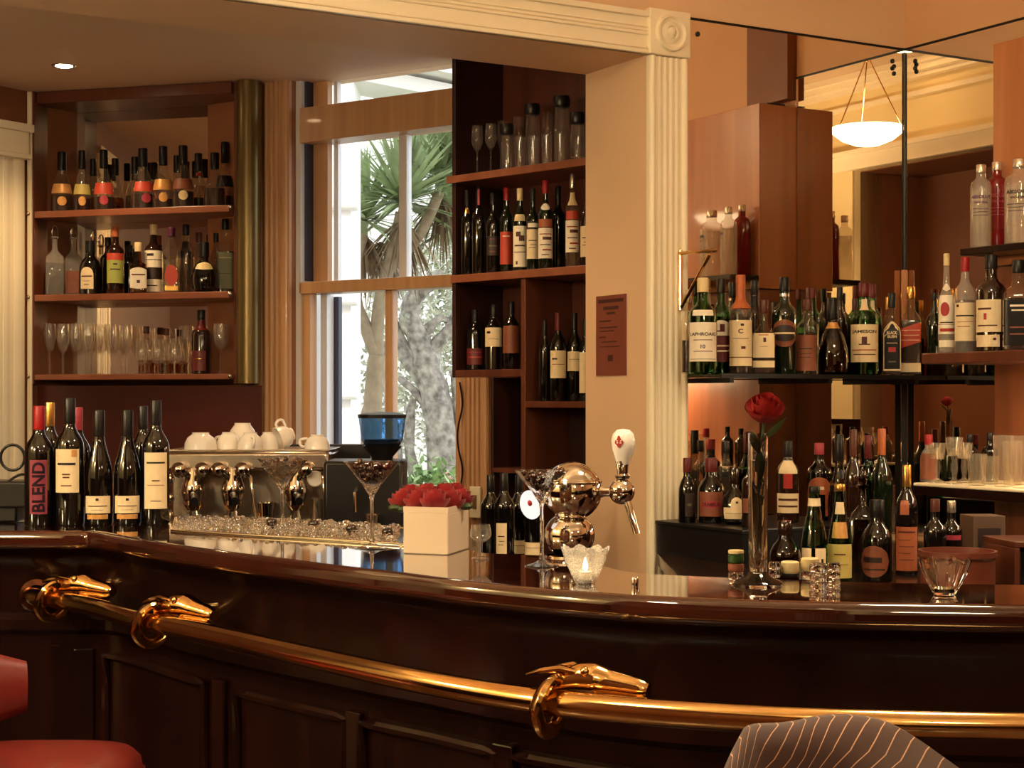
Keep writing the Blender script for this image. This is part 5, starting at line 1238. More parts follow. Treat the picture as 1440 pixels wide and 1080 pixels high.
g = G(); g.box((0.0, 0, .165), (.255, .22, .33)); obj('body', g, BLACKP, gr, bevel=.012)
hx = (537 - HX) / F * 5.2 + .475
hz = lambda y: EYE + (HY - y) / F * 5.2 - CNT_Z
g = G(); g.lathe([(.030, hz(655)), (.036, hz(642)), (.060, hz(630)), (.064, hz(627)), (.03, hz(628)), (0, hz(640))], 28, Matrix.Translation((hx, -.03, 0))); obj('hopper_collar', g, BLACKP, gr)
g = G(); g.lathe([(.052, hz(631)), (.068, hz(618)), (.076, hz(588)), (.0745, hz(588)), (.066, hz(618)), (.050, hz(629))], 32, Matrix.Translation((hx, -.03, 0))); obj('hopper', g, thin_glass('blue_hopper_plastic', (.60, .77, .96), (.8, .9, 1)), gr)
g = G(); g.lathe([(0, hz(634)), (.048, hz(631)), (.062, hz(623)), (.055, hz(618)), (.03, hz(620)), (0, hz(617))], 28, Matrix.Translation((hx, -.03, 0))); obj('coffee_beans', g, paint('coffee_beans', srgb(30, 24, 30), 0.4, var=.4, scale=90, bump=.6), gr)
g = G(); g.lathe([(.078, hz(588)), (.079, hz(583)), (.05, hz(580)), (0, hz(579))], 32, Matrix.Translation((hx, -.03, 0))); obj('hopper_lid', g, BLACKP, gr)
g = G(); g.lathe([(.020, .02), (.022, .08), (.018, .085), (0, .085)], 18, Matrix.Translation((.03, -.14, .08))); obj('dosing_chute', g, STEEL, gr)
g = G(); g.tube([(-.02, -.112, .24), (-.022, -.16, .23), (-.02, -.165, .17)], .006, 8); obj('dosing_lever', g, CHROME, gr)

# black machine with a wire loop at the end of the bar
cd = thing('card_terminal', 'small black terminal with a looped cable at the far end of the bar', 'terminal', (-1.36, 4.30, BAR_Z))
g = G(); g.box((0, 0, .075), (.16, .12, .07)); g.box((0, -.01, .024), (.10, .08, .045)); obj('body', g, BLACKP, cd, bevel=.006)
g = G(); g.tube([(.03 + .032 * math.sin(2 * PI * k / 20), -.02, .172 - .034 * math.cos(2 * PI * k / 20)) for k in range(20)], .004, 8, closed=True); obj('cable_loop', g, BLACKM, cd)
g = G(); g.tube(spline([(.02, -.03, .108), (.06, -.04, .128), (.10, -.05, .115), (.12, -.05, .08), (.10, -.05, .03), (.085, -.045, .02)], 5), .0035, 6); obj('cable', g, BLACKM, cd)
# gem-filled tray on the bar
def bp_(x, y): return V2(onz(x, y, BAR_Z))
tp = [bp_(241, 747.5), bp_(330, 753.5), bp_(440, 760), bp_(566, 768), bp_(572, 744), bp_(440, 737), bp_(330, 732), bp_(246, 730)]
tr = thing('bar_tray', 'long low metal tray spread with sparkling clear glass gems', 'tray', (0, 0, 0))
g = G(); g.prism(tp, BAR_Z, BAR_Z + .004); obj('tray_base', g, CHROME, tr, smooth=False)
g = G(); g.tube([(p.x, p.y, BAR_Z + .0035) for p in tp], .0032, 8, closed=True); obj('tray_rim', g, CHROME, tr)
def inside(p, poly):
    c = False
    for i in range(len(poly)):
        a, b = poly[i], poly[i - 1]
        if (a.y > p.y) != (b.y > p.y) and p.x < (b.x - a.x) * (p.y - a.y) / (b.y - a.y) + a.x: c = not c
    return c
g = G(); n = 0
cen = sum(tp, Vector((0, 0))) / len(tp); tin = [cen + (p - cen) * .95 for p in tp]
holes = [bp_(397, 746), bp_(441, 746), bp_(494, 752.5), bp_(545, 758), bp_(382, 743)]
while n < 760:
    q = Vector((random.uniform(-1.0, -.15), random.uniform(2.9, 4.6)))
    if not inside(q, tin): continue
    if any((q - h_).length < (.050 if k_ == 0 else .023) for k_, h_ in enumerate(holes)): continue
    r = random.uniform(.0045, .0085); g.ball((q.x, q.y, BAR_Z + .0042 + r * .8), (r, r * random.uniform(.7, 1), r * .8), 5, 7); n += 1
gm = obj('glass_gems', g, CRYSTAL, angle=20); tag(gm, 'clear glass gems heaped along the metal tray on the bar', 'glass gems', kind='stuff')
for x, y, lb in ((441, 746, 'dark round bead nearest the first cocktail glass on the gem tray'), (494, 752.5, 'dark round bead in the middle of the gem tray'), (545, 758, 'dark round bead beside the flower box on the gem tray'), (382, 743, 'dark round bead behind the first cocktail glass stem')):
    p = bp_(x, y); g = G(); g.ball((p.x, p.y, BAR_Z + .0158), (.014, .013, .0115), 8, 12); tag(obj('dark_bead', g, DKBROWN), lb, 'bead', 'dark beads on the gem tray')

# cocktail glasses with dark pebbles
def martini(x, yb, rimw, ytop, label, z=BAR_Z):
    p = onz(x, yb, z); D = p.y; R = rimw * D / F / 2; H = EYE + (HY - ytop) / F * D - z
    t = thing('cocktail_glass', label, 'glass', p, .3, 'cocktail glasses on the bar')
    zb = H - R * 1.20
    g = G(); g.lathe([(0, 0), (R * .62, 0), (R * .62, .002), (R * .3, .006), (.006, .012)], 24); obj('foot', g, CLEAR, t)
    g = G(); g.lathe([(.006, .0125), (.0042, .03), (.0042, zb - .012), (.0058, zb)], 12); obj('stem', g, CRYSTAL, t)
    g = G(); g.lathe([(.0058, zb + .0005), (R * .35, zb + (H - zb) * .33), (R, H), (R - .0016, H), (R * .33, zb + (H - zb) * .34), (0, zb + .006)], 18); obj('bowl', g, CRYSTAL, t, angle=8)
    g = G()
    for k in range(46):
        v = random.uniform(.35, .98) ** .8; a = random.uniform(0, 2 * PI); rr = (R * v - .008) * math.sqrt(random.random()); rr = max(0, min(rr, R * v - .012))
        g.ball((rr * math.cos(a), rr * math.sin(a), zb + (H - zb) * v), random.uniform(.005, .0085), 5, 7)
    pf = obj('dark_pebbles', g, paint('dark_amber_pebbles', srgb(62, 32, 24), .10, coat=.6, var=.8, scale=70), t); pf['kind'] = 'stuff'
    return t
martini(397, 746, 74, 645, 'cocktail glass of dark pebbles standing before the espresso machine, farthest of three', BAR_Z + .0046)
martini(523, 771, 80, 649, 'cocktail glass of dark pebbles between the grinder and the flower box')
martini(762, 796, 78, 661, 'cocktail glass of dark pebbles in front of the chrome beer tap')

# white box of roses
def rose(c, R, mat, parent, name='rose_head', tilt=None):
    g = G(); c = Vector(c); Mt = Matrix.Translation(c) @ (tilt or Matrix.Identity(4))
    g.ball((0, 0, R * .15), (R * .30, R * .30, R * .55), 6, 10, None)
    g.v = [Mt @ v for v in g.v]
    for layer, (n, rad, h, op) in enumerate(((3, .28, .92, -.10), (4, .50, .88, -.04), (5, .74, .70, .10), (5, .98, .40, .30))):
        for k in range(n):
            th = 2 * PI * k / n + layer * .6 + random.uniform(-.15, .15); span = 2 * PI / n * .95
            vs = []; NU_, NV_ = 6, 5
            for j in range(NV_ + 1):
                v = j / NV_
                for i in range(NU_ + 1):
                    u = -1 + 2 * i / NU_
                    w = span * (.35 + .65 * math.sin(PI * min(v * .62 + .12, .5))) 
                    r = R * (rad * (.30 + .74 * math.sin(min(1, v * 1.25) * PI * .5)) + op * .7 * max(0, v - .6) + .035 * math.sin(u * 4 + k * 2 + layer))
                    z = R * (-.62 + (h + .62) * v - max(0, op) * .9 * max(0, v - .7) - .05 * u ** 4 * v + .05 * math.sin(u * 6 + k * 2) * v + .05 * math.sin(k * 3 + layer))
                    vs.append((r * math.cos(th + u * w), r * math.sin(th + u * w), z))
            fs = [(j * (NU_ + 1) + i, j * (NU_ + 1) + i + 1, (j + 1) * (NU_ + 1) + i + 1, (j + 1) * (NU_ + 1) + i) for j in range(NV_) for i in range(NU_)]
            g.add(vs, fs, Mt)
    return obj(name, g, mat, parent, angle=80)
ROSE = paint('red_rose_petals', srgb(150, 18, 24), .55, var=.12, scale=50, sheen=.2)
LEAF = paint('rose_leaf', srgb(58, 74, 36), .5, var=.15)
fbx = onz(630, 781, BAR_Z); 
bl = onz(567, 778.5, BAR_Z); br = onz(661, 771, BAR_Z)
d1 = (V2(bl) - V2(fbx)); d2 = Vector((-d1.y, d1.x)); d2 = d2 if d2.dot(V2(br) - V2(fbx)) > 0 else -d2
dx = d1.normalized(); 
w1, w2 = d1.length, (V2(br) - V2(fbx)).length * .95
dy_ = (V2(br) - V2(fbx)).normalized()
bxh = EYE + (HY - 714) / F * fbx.y - BAR_Z
fx = thing('flower_box', 'white cube planter on the bar packed with red roses', 'planter', (0, 0, 0))
q = [V2(fbx), V2(fbx) + d1, V2(fbx) + d1 + dy_ * w2, V2(fbx) + dy_ * w2]
cenq = sum(q, Vector((0, 0))) / 4
g = G(); g.prism(q, BAR_Z, BAR_Z + bxh - .012); 
obj('box', g, paint('white_ceramic_box', srgb(228, 208, 180), .3, var=.02), fx, smooth=False, bevel=.003)
g = G()
for i in range(4):
    a, b = q[i], q[(i + 1) % 4]; ia, ib = cenq + (a - cenq) * .93, cenq + (b - cenq) * .93
    g.prism([a, b, ib, ia], BAR_Z + bxh - .0125, BAR_Z + bxh)
obj('rim', g, MATS['white_ceramic_box'], fx, smooth=False)
for px_, py_, dd, R in ((566, 707, 0.02, .029), (588, 707, -.035, .030), (611, 707, -.055, .031), (634, 708, -.01, .030), (648, 704, .04, .028), (576, 699, .06, .029), (600, 698, .04, .030), (624, 697, .06, .029), (640, 695, .095, .027)):
    D = cenq.y + dd; p = pt(px_, py_, D); rose((p.x, p.y, p.z), R, ROSE, fx)
g = G()
for px_, py_ in ((556, 714), (566, 716), (655, 712)):
    p = pt(px_, py_, cenq.y); g.ball(p, (.016, .012, .008), 6, 8)
obj('leaves', g, LEAF, fx)

# bud vase with a single rose
vp = onz(1066, 822, BAR_Z); VH = EYE + (HY - 609) / F * vp.y - BAR_Z; VR = 14 * vp.y / F
vs_ = thing('bud_vase', 'slender clear glass vase on a wide foot holding one red rose', 'vase', vp, 0)
g = G(); g.lathe([(0, 0), (.040, 0), (.044, .003), (.040, .007), (.024, .014), (VR * .9, .022), (VR * .94, .05), (VR, VH), (VR - .0022, VH), (VR * .94 - .003, .05), (VR * .5, .030), (0, .028)], 30); obj('glass_tube', g, CRYSTAL, vs_)
g = G(); g.lathe([(0, .030), (VR * .5, .032), (VR * .94 - .0032, .05), (VR - .0026, VH - .048), (0, VH - .048)], 24); obj('water', g, thin_glass('vase_water', (.86, .80, .72), (1, 1, 1), 1.33), vs_)
rs = thing('red_rose', 'single red rose with leaves standing in the slender vase', 'rose', vp, 0, None)
rp_ = pt(1075, 578, vp.y) - vp
g = G(); g.tube(spline([(0, 0, .06), (.002, 0, .14), (.001, .002, .22), (rp_.x * .6, 0, rp_.z - .05), (rp_.x, 0, rp_.z - .01)], 5), .0022, 8); obj('stem', g, LEAF, rs)
rose((rp_.x, 0, rp_.z), .032, paint('dark_red_rose', srgb(150, 30, 28), .55, var=.12, scale=50), rs, tilt=Matrix.Rotation(.5, 4, 'X'))
def leaf(a, b, w, sag):
    a, b = Vector(a), Vector(b); d = (b - a); sd = d.cross(Vector((0, 1, .3))).normalized(); vs = []; 
    for k in range(7):
        v = k / 6; ww = w * math.sin(PI * (v * .96 + .02)); c = a + d * v + Vector((0, 0, -sag * v * v)); vs += [c - sd * ww, c + Vector((0, -ww * .3, 0)), c + sd * ww]
    fs = []
    for k in range(6):
        fs += [(3 * k, 3 * k + 1, 3 * k + 4, 3 * k + 3), (3 * k + 1, 3 * k + 2, 3 * k + 5, 3 * k + 4)]
    g = G(); g.add(vs, fs); return g
for a, b, w in (((rp_.x * .5, 0, rp_.z - .055), (rp_.x + .038, -.005, rp_.z - .012), .006), ((.0, 0, rp_.z - .075), (-.012, -.008, rp_.z - .035), .008), ((.002, 0, rp_.z - .065), (.006, .004, rp_.z - .125), .009)):
    obj('leaf', leaf(a, b, w, .0), LEAF, rs)

# cut glass bowls, jars and votives
def cutbowl(x, yb, wpx, ytop, label, lit=False):
    p = onz(x, yb, BAR_Z); D = p.y; R = wpx * D / F / 2; H = EYE + (HY - ytop) / F * D - BAR_Z
    t = thing('glass_bowl', label, 'bowl', p, .2, None)
    g = G(); N = 40; rows_ = [(.34, 0), (.40, .02), (.55, .22), (.82, .62), (1.0, 1.0)]
    vs = []; 
    for inner in (0, 1):
        rr = rows_ if not inner else rows_[::-1]
        for r, z in rr:
            for k in range(N):
                a = 2 * PI * k / N; sc_ = 1 + .035 * math.cos(a * 8) * z; zz = z * H * (1 + .06 * math.cos(a * 8) * (z > .9))
                r2 = r * R * sc_ - inner * .0028; zz = zz if not inner else max(zz, .006) 
                vs.append((r2 * math.cos(a), r2 * math.sin(a), zz))
    fs = [(j * N + k, j * N + (k + 1) % N, (j + 1) * N + (k + 1) % N, (j + 1) * N + k) for j in range(9) for k in range(N)]
    fs += [tuple(range(N - 1, -1, -1)), tuple(9 * N + k for k in range(N))]
    g.add(vs, fs); obj('cut_glass', g, thin_glass('frosted_bowl_glass', (.92, .90, .86), (1, 1, 1), 1.5, milk=.22) if lit else CRYSTAL, t, angle=10)
    if lit:
        c = thing('tea_light', 'lit tea light glowing inside the glass bowl before the beer tap', 'candle', (p.x, p.y, p.z + .008), 0)
        g = G(); g.lathe([(0, 0), (.0125, 0), (.0125, .014), (.0, .013)], 18); obj('wax', g, WHITEP, c)
        g = G(); g.lathe([(0, .0145), (.004, .019), (.0045, .024), (.0025, .032), (0, .040)], 10); obj('flame', g, glow('candle_flame', (1, .72, .36), 45), c)
    return t
cutbowl(823, 821, 68, 771, 'cut glass bowl with a lit tea light in front of the beer tap', True)
cutbowl(1328, 837, 75, 788, 'empty scalloped cut glass bowl at the rack end of the bar')
def jar(x, yb, w, rows_, label, name='spice_jar', cat='jar', group=None):
    p = onz(x, yb, BAR_Z); k = p.y / F; R = w * k / 2
    t = thing(name, label, cat, p, 0, group)
    z = 0
    for nm, hpx, rr, m in rows_:
        h = hpx * k; g = G(); g.lathe([(0, z + .0003), (R * rr * .86, z + .0003), (R * rr * .97, z + h * .14), (R * rr, z + h * .35), (R * rr * (1 if m is not CLJ else .98), z + h * .7), (R * rr * (.98 if m is not CLJ else .90), z + h * .9), (R * rr * .84, z + h - .0004), (0, z + h - .0004)], 24); obj(nm, g, m, t); z += h
    return t
CLJ = CRYSTAL
jar(1035, 816, 22, [('glass_body', 12, 1, CLJ), ('label_band', 12, 1.02, BROWNL), ('green_band', 13, 1, GREENL if False else paint('dark_green_band', srgb(40, 74, 34), .3)), ('lid', 6, 1, CRMCAP)], 'small round jar with green band and cream lid beside the rose vase', 'small_jar')
VOT = real_glass('votive_glass', (.96, .94, .92), 1.45)
jar(1151, 829, 26, [('lower_votive', 12, 1, CLJ), ('middle_votive', 12, .96, CLJ), ('upper_votive', 13, 1, CLJ)], 'column of ridged clear glass jars, the wider of two', 'glass_jar', 'jar', 'ridged clear glass jars')
jar(1173, 823, 18, [('lower_votive', 10, 1, CLJ), ('middle_votive', 10, .96, CLJ), ('upper_votive', 12, 1, CLJ)], 'column of ridged clear glass jars, the slimmer, behind the wider', 'glass_jar', 'jar', 'ridged clear glass jars')
jar(1089, 812, 17, [('lower_votive', 11, 1, CLJ), ('upper_votive', 11, 1, CLJ)], 'short ridged clear glass jar touching the vase foot', 'glass_jar', 'jar', 'ridged clear glass jars')
jar(1111, 811, 26, [('dark_base', 5, .94, BLACKP), ('cream_block', 17, 1, CRMCAP)], 'cream-coloured lidded pot on a dark base beside the vase', 'lidded_pot', 'pot', 'cream lidded pots on the bar')
jar(1139, 811, 26, [('glass_base', 9, .9, CLJ), ('cream_block', 18, 1, CRMCAP)], 'cream-coloured lidded pot behind the ridged glass jars', 'lidded_pot', 'pot', 'cream lidded pots on the bar')
p = onz(893, 826, BAR_Z); g = G(); g.lathe([(0, 0), (.006, 0), (.0065, .014), (.004, .019), (0, .02)], 14, Matrix.Translation(p)); tag(obj('chrome_peg', g, CHROME), 'tiny chrome peg on the bar edge below the beer tap', 'peg')
# tiny cocktail glass behind the flower box
p = Vector(((676 - HX) / F * 3.30, 3.30, BAR_Z)); put_glass(p, 'wine', .068, .022, 'small clear stemmed glass between flower box and wine bottles', 'small stemmed glass', 'wine_glass')

# ------------------------------------------------------------------ beer tap
TD = 3.29; tk = TD / F
tpz = lambda y: EYE + (HY - y) * tk
tx = lambda x: (x - HX) * tk
bt = thing('beer_tap', 'chrome beer tap of two stacked spheres with a white lettered handle', 'beer tap', (tx(801), TD, BAR_Z))
ox, oz = tx(801), BAR_Z
rel = lambda x, y, d=0.0: Vector((tx(x) - ox, d, tpz(y) - oz))
g = G(); g.lathe([(0, 0), (.050, 0), (.052, .004), (.049, .009)], 36); obj('base_ring', g, CHROME, bt)
g = G(); g.ball((0, 0, .0495), (.052, .052, .047), 20, 36); obj('lower_sphere', g, CHROME, bt)
g = G(); g.lathe([(.026, .086), (.022, .094), (.028, .101), (.034, .103)], 30); obj('neck', g, CHROME, bt)
cu_ = rel(804, 691); g = G(); g.ball(cu_, (.0615, .058, .0605), 24, 44); obj('upper_sphere', g, CHROME, bt)
g = G(); ring = [cu_ + Vector((.061 * math.cos(a) * .96, .058 * math.sin(a), .020)) for a in [2 * PI * k / 40 for k in range(40)]]; g.tube(ring, .0035, 8, closed=True); obj('band', g, CHROME, bt)
hb = rel(873, 690, -.03)
g = G(); g.tube([cu_ + Vector((.052, -.01, 0)), cu_ + Vector((.066, -.016, 0)), hb], [.016, .010, .009], 16); obj('arm', g, CHROME, bt)
g = G(); g.ball(hb, .0265, 16, 28); obj('tap_body', g, CHROME, bt)
h0 = rel(874, 672, -.03); h1 = rel(875, 648, -.03)
g = G(); g.lathe([(.013, 0), (.016, .006), (.011, .010), (.012, .026), (.015, .036), (0, .036)], 20, Matrix.Translation(h0)); obj('ferrule', g, CHROME, bt)
hc = rel(875, 652, -.03)
g = G(); g.lathe([(.013, 0), (.017, .012), (.023, .032), (.0245, .048), (.021, .062), (.013, .070), (0, .072)], 28, Matrix.Translation(hc)); hd = obj('handle', g, WHITEP, bt)
g = G(); e0 = hc + Vector((-.010, 0, .046))
def on_handle(dx_, dz_):
    r = .0245; return Vector((hc.x + r * math.sin(dx_ / r) , hc.y - r * math.cos(dx_ / r) - .0012, hc.z + .045 + dz_))
pts = []
for k in range(24):
    a = 2 * PI * k / 24; rr = .0085 + .0014 * math.cos(4 * a) ; pts.append(on_handle(-.011 + rr * math.cos(a), rr * math.sin(a) * 1.1 + (.003 if abs(a - PI / 2) < .4 else 0)))
g.add(pts + [on_handle(-.011, 0)], [(k, (k + 1) % 24, 24) for k in range(24)]); obj('red_emblem', g, REDINK, hd, smooth=False)
g = G()
for dz_ in (.003, -.001): 
    v = [on_handle(-.0165, dz_ - .0009), on_handle(-.0055, dz_ - .0009), on_handle(-.0055, dz_ + .0009), on_handle(-.0165, dz_ + .0009)]
    v = [q_ + Vector((0, -.0004, 0)) for q_ in v]; g.add(v, [(0, 1, 2, 3)])
obj('emblem_bars', g, WHITEP, hd, smooth=False)
g = G(); g.tube([rel(880, 703, -.035), rel(886, 724, -.045), rel(893, 748, -.05)], [.0075, .007, .0062], 14); obj('spout', g, CHROME, bt)
bd = rel(746, 709, -.02)
g = G(); M = Matrix.Translation(bd) @ Matrix.Rotation(-.25, 4, 'Y') @ Matrix.Rotation(.3, 4, 'Z'); g.ball((0, 0, 0), (.022, .014, .030), 14, 24, None); g.v = [M @ v for v in g.v]; obj('lit_badge', g, glow('backlit_badge', (1, .90, .82), 1.1), bt)
g = G(); 
for k in range(1): g.ball((0, 0, 0), (.009, .0145, .012), 10, 16)
g.v = [M @ (v + Vector((-.004, -.001, .004))) for v in g.v]; obj('badge_emblem', g, REDINK, bt)
g = G(); g.tube([bd + Vector((.012, .004, 0)), cu_ + Vector((-.055, 0, -.01))], .012, 12); obj('badge_arm', g, CHROME, bt)

# ------------------------------------------------------------------ clutter under the rack
g = G(); q = Vector((1.225, 4.42)); g.lathe([(0, CNT_Z), (.098, CNT_Z), (.100, CNT_Z + .01), (.100, CNT_Z + .09), (.106, CNT_Z + .097), (.106, CNT_Z + .112), (.098, CNT_Z + .112), (.094, CNT_Z + .02), (0, CNT_Z + .02)], 36, Matrix.Translation((q.x, q.y, 0)))
tag(obj('copper_tub', g, paint('terracotta_red_tub', srgb(104, 50, 34), .4, var=.08)), 'round reddish tub on the side counter behind the cut glass bowl', 'tub')
def crate(name, x0, x1, y0, D, m, label, depth=.18, opening=False):
    xa_, xb_ = (x0 - HX) / F * D, (x1 - HX) / F * D; zt = EYE + (HY - y0) / F * D
    t = thing(name, label, 'box', ((xa_ + xb_) / 2, D, CNT_Z), .12); h = zt - CNT_Z; w = xb_ - xa_
    if opening:
        for nm, c, s in (('top_panel', (0, 0, h - .008), (w, depth, .016)), ('side_panel', (-w / 2 + .008, 0, (h - .017) / 2), (.016, depth, h - .017)), ('side_panel', (w / 2 - .008, 0, (h - .017) / 2), (.016, depth, h - .017)), ('back_panel', (0, depth / 2 - .006, (h - .017) / 2), (w - .033, .012, h - .017))):
            g = G(); g.box(c, s); obj(nm, g, m, t, smooth=False, bevel=.002)
        g = G(); g.box((0, 0, .05), (w * .5, depth * .5, .10)); obj('inner_unit', g, BLACKP, t, bevel=.006)
    else:
        g = G(); g.box((0, 0, h / 2), (w, depth, h)); obj('carton', g, m, t, smooth=False, bevel=.002)
        g = G(); g.box((0, -depth / 2 - .001, h * .5), (w * .7, .0016, h * .6)); obj('front_label', g, DKL, t, smooth=False)
    return t
crate('bottle_carton', 1358, 1405, 724, 4.82, paint('grey_brown_carton', srgb(86, 62, 44), .7, var=.1), 'grey-brown carton standing under the glass rack', .10)
crate('wooden_box', 1402, 1475, 757, 4.60, MATS['red_brown_cabinet_wood'], 'open reddish wooden box with a black unit inside, under the rack', .22, True)

# ------------------------------------------------------------------ outside the window
g = G(); g.prism([(-14, 8.35), (9, 8.35), (9, 40), (-14, 40)], -.2, .2); 
struct('ground_outside', g, paint('garden_ground', srgb(150, 150, 120), .9, var=.2, scale=2), smooth=False)
STUC = paint('cream_stucco', srgb(236, 234, 230), .8, var=.03, scale=3)
bd_ = thing('white_building', 'cream stuccoed house wall with block corner stones outside the window', 'building', (-1.9, 11.0, .2))
bx1 = (505 - HX) / F * 10.6
g = G(); g.box((bx1 - 1.5 - .06, 11.0, 3.2), (3.0, .7, 6.0)); o = obj('wall', g, STUC, bd_, smooth=False); o.matrix_parent_inverse = Matrix.Translation((1.9, -11, -.2))
for i, yy in enumerate((168, 303, 436, 570, 702)):
    z1 = EYE + (HY - yy - 8) / F * 10.6; z0 = EYE + (HY - yy - 126) / F * 10.6
    w = .62 if i % 2 else .34
    g = G(); g.box((bx1 - w / 2 - .01, 10.66, (z0 + z1) / 2), (w, .16, z1 - z0)); o = obj('corner_block', g, STUC, bd_, smooth=False, bevel=.02); o.matrix_parent_inverse = Matrix.Translation((1.9, -11, -.2))
g = G()
for k, (dz_, w) in enumerate(((0, .5), (.10, .38), (.2, .22))):
    z = 3.93 - dz_ * 1.3
    a = Vector((bx1 - .5, 10.6)); b = Vector((bx1 + .95, 12.2)); g.seg(a, b, z - .10, z, -w, .2)
o = obj('eaves', g, STUC, bd_, smooth=False); o.matrix_parent_inverse = Matrix.Translation((1.9, -11, -.2))
wl = thing('garden_wall', 'bright low rendered garden wall behind the trees outside', 'wall', (-.6, 17.0, .2))
g = G(); g.box((0, 0, .42), (5, .3, .85)); obj('render', g, STUC, wl, smooth=False)
bw = thing('far_house', 'pale cream house wall glimpsed behind the palm trunk', 'building', (-1.9, 18.2, .2))
g = G(); g.box((0, 0, 2.2), (2.0, .6, 4.4)); obj('wall', g, STUC, bw, smooth=False)
BARK = paint('grey_bark', srgb(164, 156, 148), .9, var=.6, scale=16, bump=1.0); BARK2 = paint('brown_bark', srgb(150, 132, 108), .9, var=.2, scale=14, bump=.6)
pm = thing('cabbage_palm', 'spiky-leaved cabbage palm with a forked trunk outside the window', 'palm tree', pt(520, 700, 12)[:2] + (.2,) if False else (0, 0, 0))
PD = 12.0
P_ = lambda x, y, d=0.0: pt(x, y, PD + d)
for path, rr in ((((514, 860), (520, 640), (524, 570), (530, 500)), (.10, .085, .07, .06)), (((530, 500), (515, 460), (503, 430), (500, 380), (512, 330)), (.055, .045, .04, .035, .03)), (((530, 500), (532, 440), (545, 380), (566, 300)), (.05, .05, .05, .055)), (((545, 380), (590, 330), (618, 270)), (.045, .04, .04))):
    pts = [P_(*q_) for q_ in path]; s_ = spline(pts, 5); r_ = [rr[min(int(k / 5), len(rr) - 1)] for k in range(len(s_))]
    g = G(); g.tube(s_, r_, 10); obj('trunk', g, BARK2, pm)
def blades(g, c, n, L, w, up, droop):
    for k in range(n):
        az = random.uniform(0, 2 * PI); el = random.uniform(*up); d = Vector((math.cos(az) * math.cos(el), math.sin(az) * math.cos(el), math.sin(el))); l = L * random.uniform(.7, 1.1)
        sd = d.cross(Vector((0, 0, 1)));  sd = sd.normalized() if sd.length > .1 else Vector((1, 0, 0)); vs = []
        for j in range(6):
            v = j / 5; q_ = c + d * (l * v) - Vector((0, 0, droop * l * v * v)); ww = w * (1 - v ** 2.2) * (.5 + .5 * min(1, v * 4)); vs += [q_ - sd * ww, q_ + sd * ww]
        g.add(vs, [(2 * j, 2 * j + 1, 2 * j + 3, 2 * j + 2) for j in range(5)])
g = G(); 
for x, y, d, n, L in ((566, 285, 0, 110, .62), (622, 250, .4, 90, .62), (512, 310, .1, 70, .5), (590, 210, 1.0, 70, .6), (640, 320, .8, 70, .6), (655, 230, .2, 60, .6)): blades(g, P_(x, y, d), int(n * 1.5), L * 1.35, .024, (-.25, 1.5), .16)
obj('green_leaves', g, paint('palm_leaf', srgb(158, 174, 132), .45, var=.35, scale=4), pm, smooth=False)
g = G()
for x, y, d, n, L in ((566, 310, 0, 60, .5), (622, 280, .4, 60, .5), (512, 330, .1, 70, .45), (535, 340, .3, 40, .45)): blades(g, P_(x, y, d), n, L, .012, (-1.3, -.3), .35)
obj('dead_leaves', g, paint('dry_palm_leaf', srgb(120, 96, 70), .7, var=.4, scale=5), pm, smooth=False)
def tree(name, label, stems, blobs, D, lmat, nleaf, ls):
    t = thing(name, label, 'tree', (0, 0, 0)); Q = lambda x, y, d=0.0: pt(x, y, D + d)
    for path, r0, r1 in stems:
        s_ = spline([Q(*q_) for q_ in path], 5); g = G(); g.tube(s_, [r0 + (r1 - r0) * k / (len(s_) - 1) for k in range(len(s_))], 9)
        for v in g.v: v.x += random.uniform(-.012, .012); v.z += random.uniform(-.012, .012)
        obj('trunk', g, BARK, t)
    g = G()
    for k in range(nleaf):
        x, y, d, r = random.choice(blobs); c = Q(x, y, d) + Vector([random.gauss(0, r * .5) for _ in range(3)])
        a = Vector([random.gauss(0, 1) for _ in range(3)]).normalized(); b = a.cross(Vector([random.gauss(0, 1) for _ in range(3)])).normalized(); l = ls * random.uniform(.6, 1.3)
        g.add([c - a * l, c + b * l * .4, c + a * l, c - b * l * .4], [(0, 1, 2, 3)])
    obj('foliage', g, lmat, t, smooth=False)
    return t
GRYL = paint('grey_green_foliage', srgb(186, 186, 168), .7, var=.5, scale=5)
tree('gnarled_tree', 'gnarled grey-barked tree filling the lower panes of the window', [(((640, 900), (628, 690), (620, 600), (605, 530), (590, 480), (575, 440), (590, 410), (625, 385)), .17, .05), (((612, 560), (570, 500), (552, 450), (560, 380)), .07, .03), (((600, 500), (640, 450), (665, 380)), .07, .03), (((560, 900), (555, 640), (548, 560), (540, 480)), .07, .03), (((680, 900), (668, 680), (650, 600), (640, 520)), .09, .04), (((590, 880), (585, 700), (575, 620), (580, 560)), .06, .03), (((640, 900), (645, 700), (625, 640), (660, 580)), .06, .03), (((605, 530), (560, 470), (548, 420)), .05, .02), (((620, 600), (590, 560), (560, 530)), .05, .02), (((590, 480), (615, 450), (655, 455)), .05, .02)],
     [(640, 420, .5, .7), (560, 430, 1, .5), (650, 330, 1, .7), (600, 360, 1.4, .6), (660, 480, 1, .5), (545, 600, .8, .55), (650, 560, 1.0, .5), (570, 540, 1.4, .6), (620, 500, 1.6, .6)], 13.4, GRYL, 5200, .042)
tree('green_tree', 'mid-green leafy tree further back behind the gnarled one', [(((600, 900), (600, 560), (590, 380)), .2, .12)], [(560, 380, 0, 1.0), (640, 330, 0, 1.1), (600, 440, .5, .9), (690, 420, 0, 1.2), (520, 440, .6, .5)], 22.5, paint('mid_green_foliage', srgb(132, 144, 104), .7, var=.4, scale=3), 3000, .09)
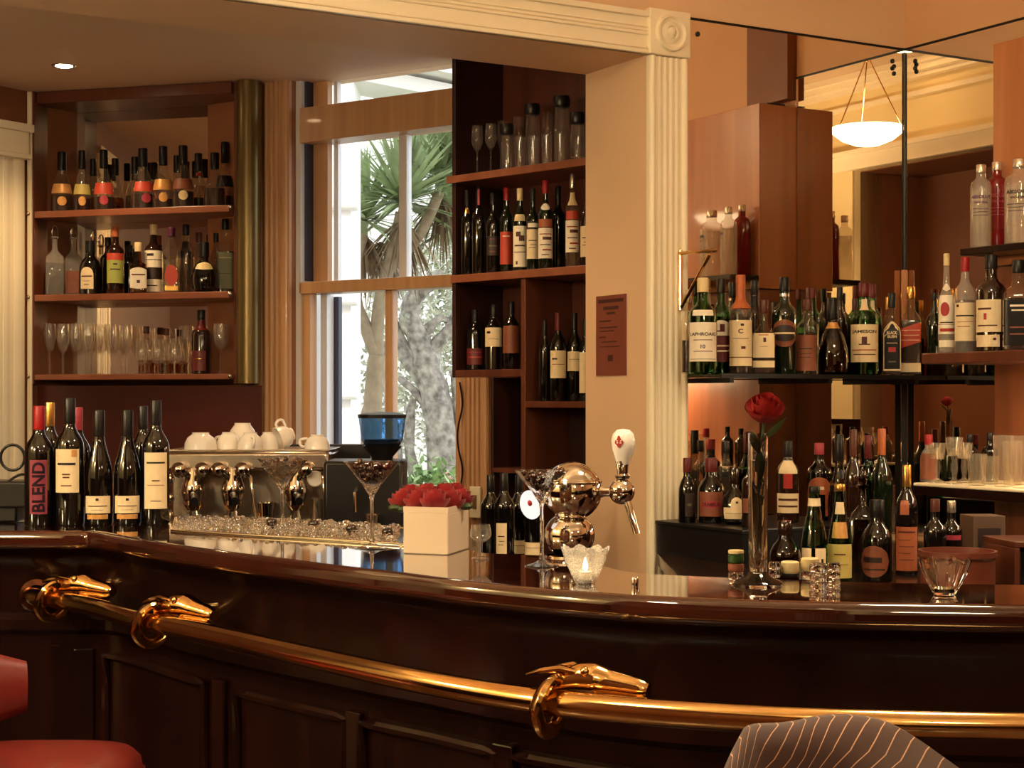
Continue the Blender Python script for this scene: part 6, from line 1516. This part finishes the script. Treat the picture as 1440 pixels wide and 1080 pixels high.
def bush(label, x, y, D, r, m, n, flowers=None):
    t = thing('garden_shrub', label, 'shrub', (0, 0, 0), 0, 'low shrubs outside the window'); g = G(); c0 = pt(x, y, D); c0.z = max(c0.z, .55)
    for k in range(n):
        c = c0 + Vector((random.gauss(0, r * .5), random.gauss(0, r * .4), random.gauss(0, r * .33))); c.z = max(c.z, .25)
        a = Vector([random.gauss(0, 1) for _ in range(3)]).normalized(); b = a.cross(Vector((.3, .2, 1))).normalized(); l = .05 * random.uniform(.6, 1.2)
        g.add([c - a * l, c + b * l * .45, c + a * l, c - b * l * .45], [(0, 1, 2, 3)])
    obj('foliage', g, m, t, smooth=False)
    g = G(); g.tube([(c0.x, c0.y, .19), (c0.x + .03, c0.y, c0.z)], .03, 8); obj('stem', g, BARK, t)
    if flowers:
        g = G()
        for k in range(60): g.ball(c0 + Vector((random.gauss(0, r * .5), -.1 + random.gauss(0, r * .3), random.gauss(0, r * .35))), .025, 4, 6)
        obj('blossom', g, flowers, t)
bush('fresh green shrub low behind the flower box outside', 598, 694, 12.2, .32, paint('fresh_leaf', srgb(150, 178, 120), .6, var=.3, scale=5), 900)
bush('pale shrub with pink blossom at the window corner outside', 642, 690, 12.9, .26, paint('pale_leaf', srgb(176, 186, 150), .6, var=.3, scale=5), 600, paint('pink_blossom', srgb(224, 140, 150), .6))

# ------------------------------------------------------------------ set every free-standing empty at the base of its thing
bpy.context.view_layer.update()
for r in [o for o in COL.objects if o.type == 'EMPTY' and o.parent is None and o.location.length < 1e-6]:
    pts = []
    stack = list(r.children)
    while stack:
        o = stack.pop(); stack += list(o.children)
        if o.type == 'MESH': pts += [o.matrix_world @ Vector(c) for c in o.bound_box]
    if not pts: continue
    lo = Vector([min(p[i] for p in pts) for i in range(3)]); hi = Vector([max(p[i] for p in pts) for i in range(3)])
    base_ = Vector(((lo.x + hi.x) / 2, (lo.y + hi.y) / 2, lo.z))
    for c in r.children: c.matrix_parent_inverse = Matrix.Translation(-base_)
    r.location = base_
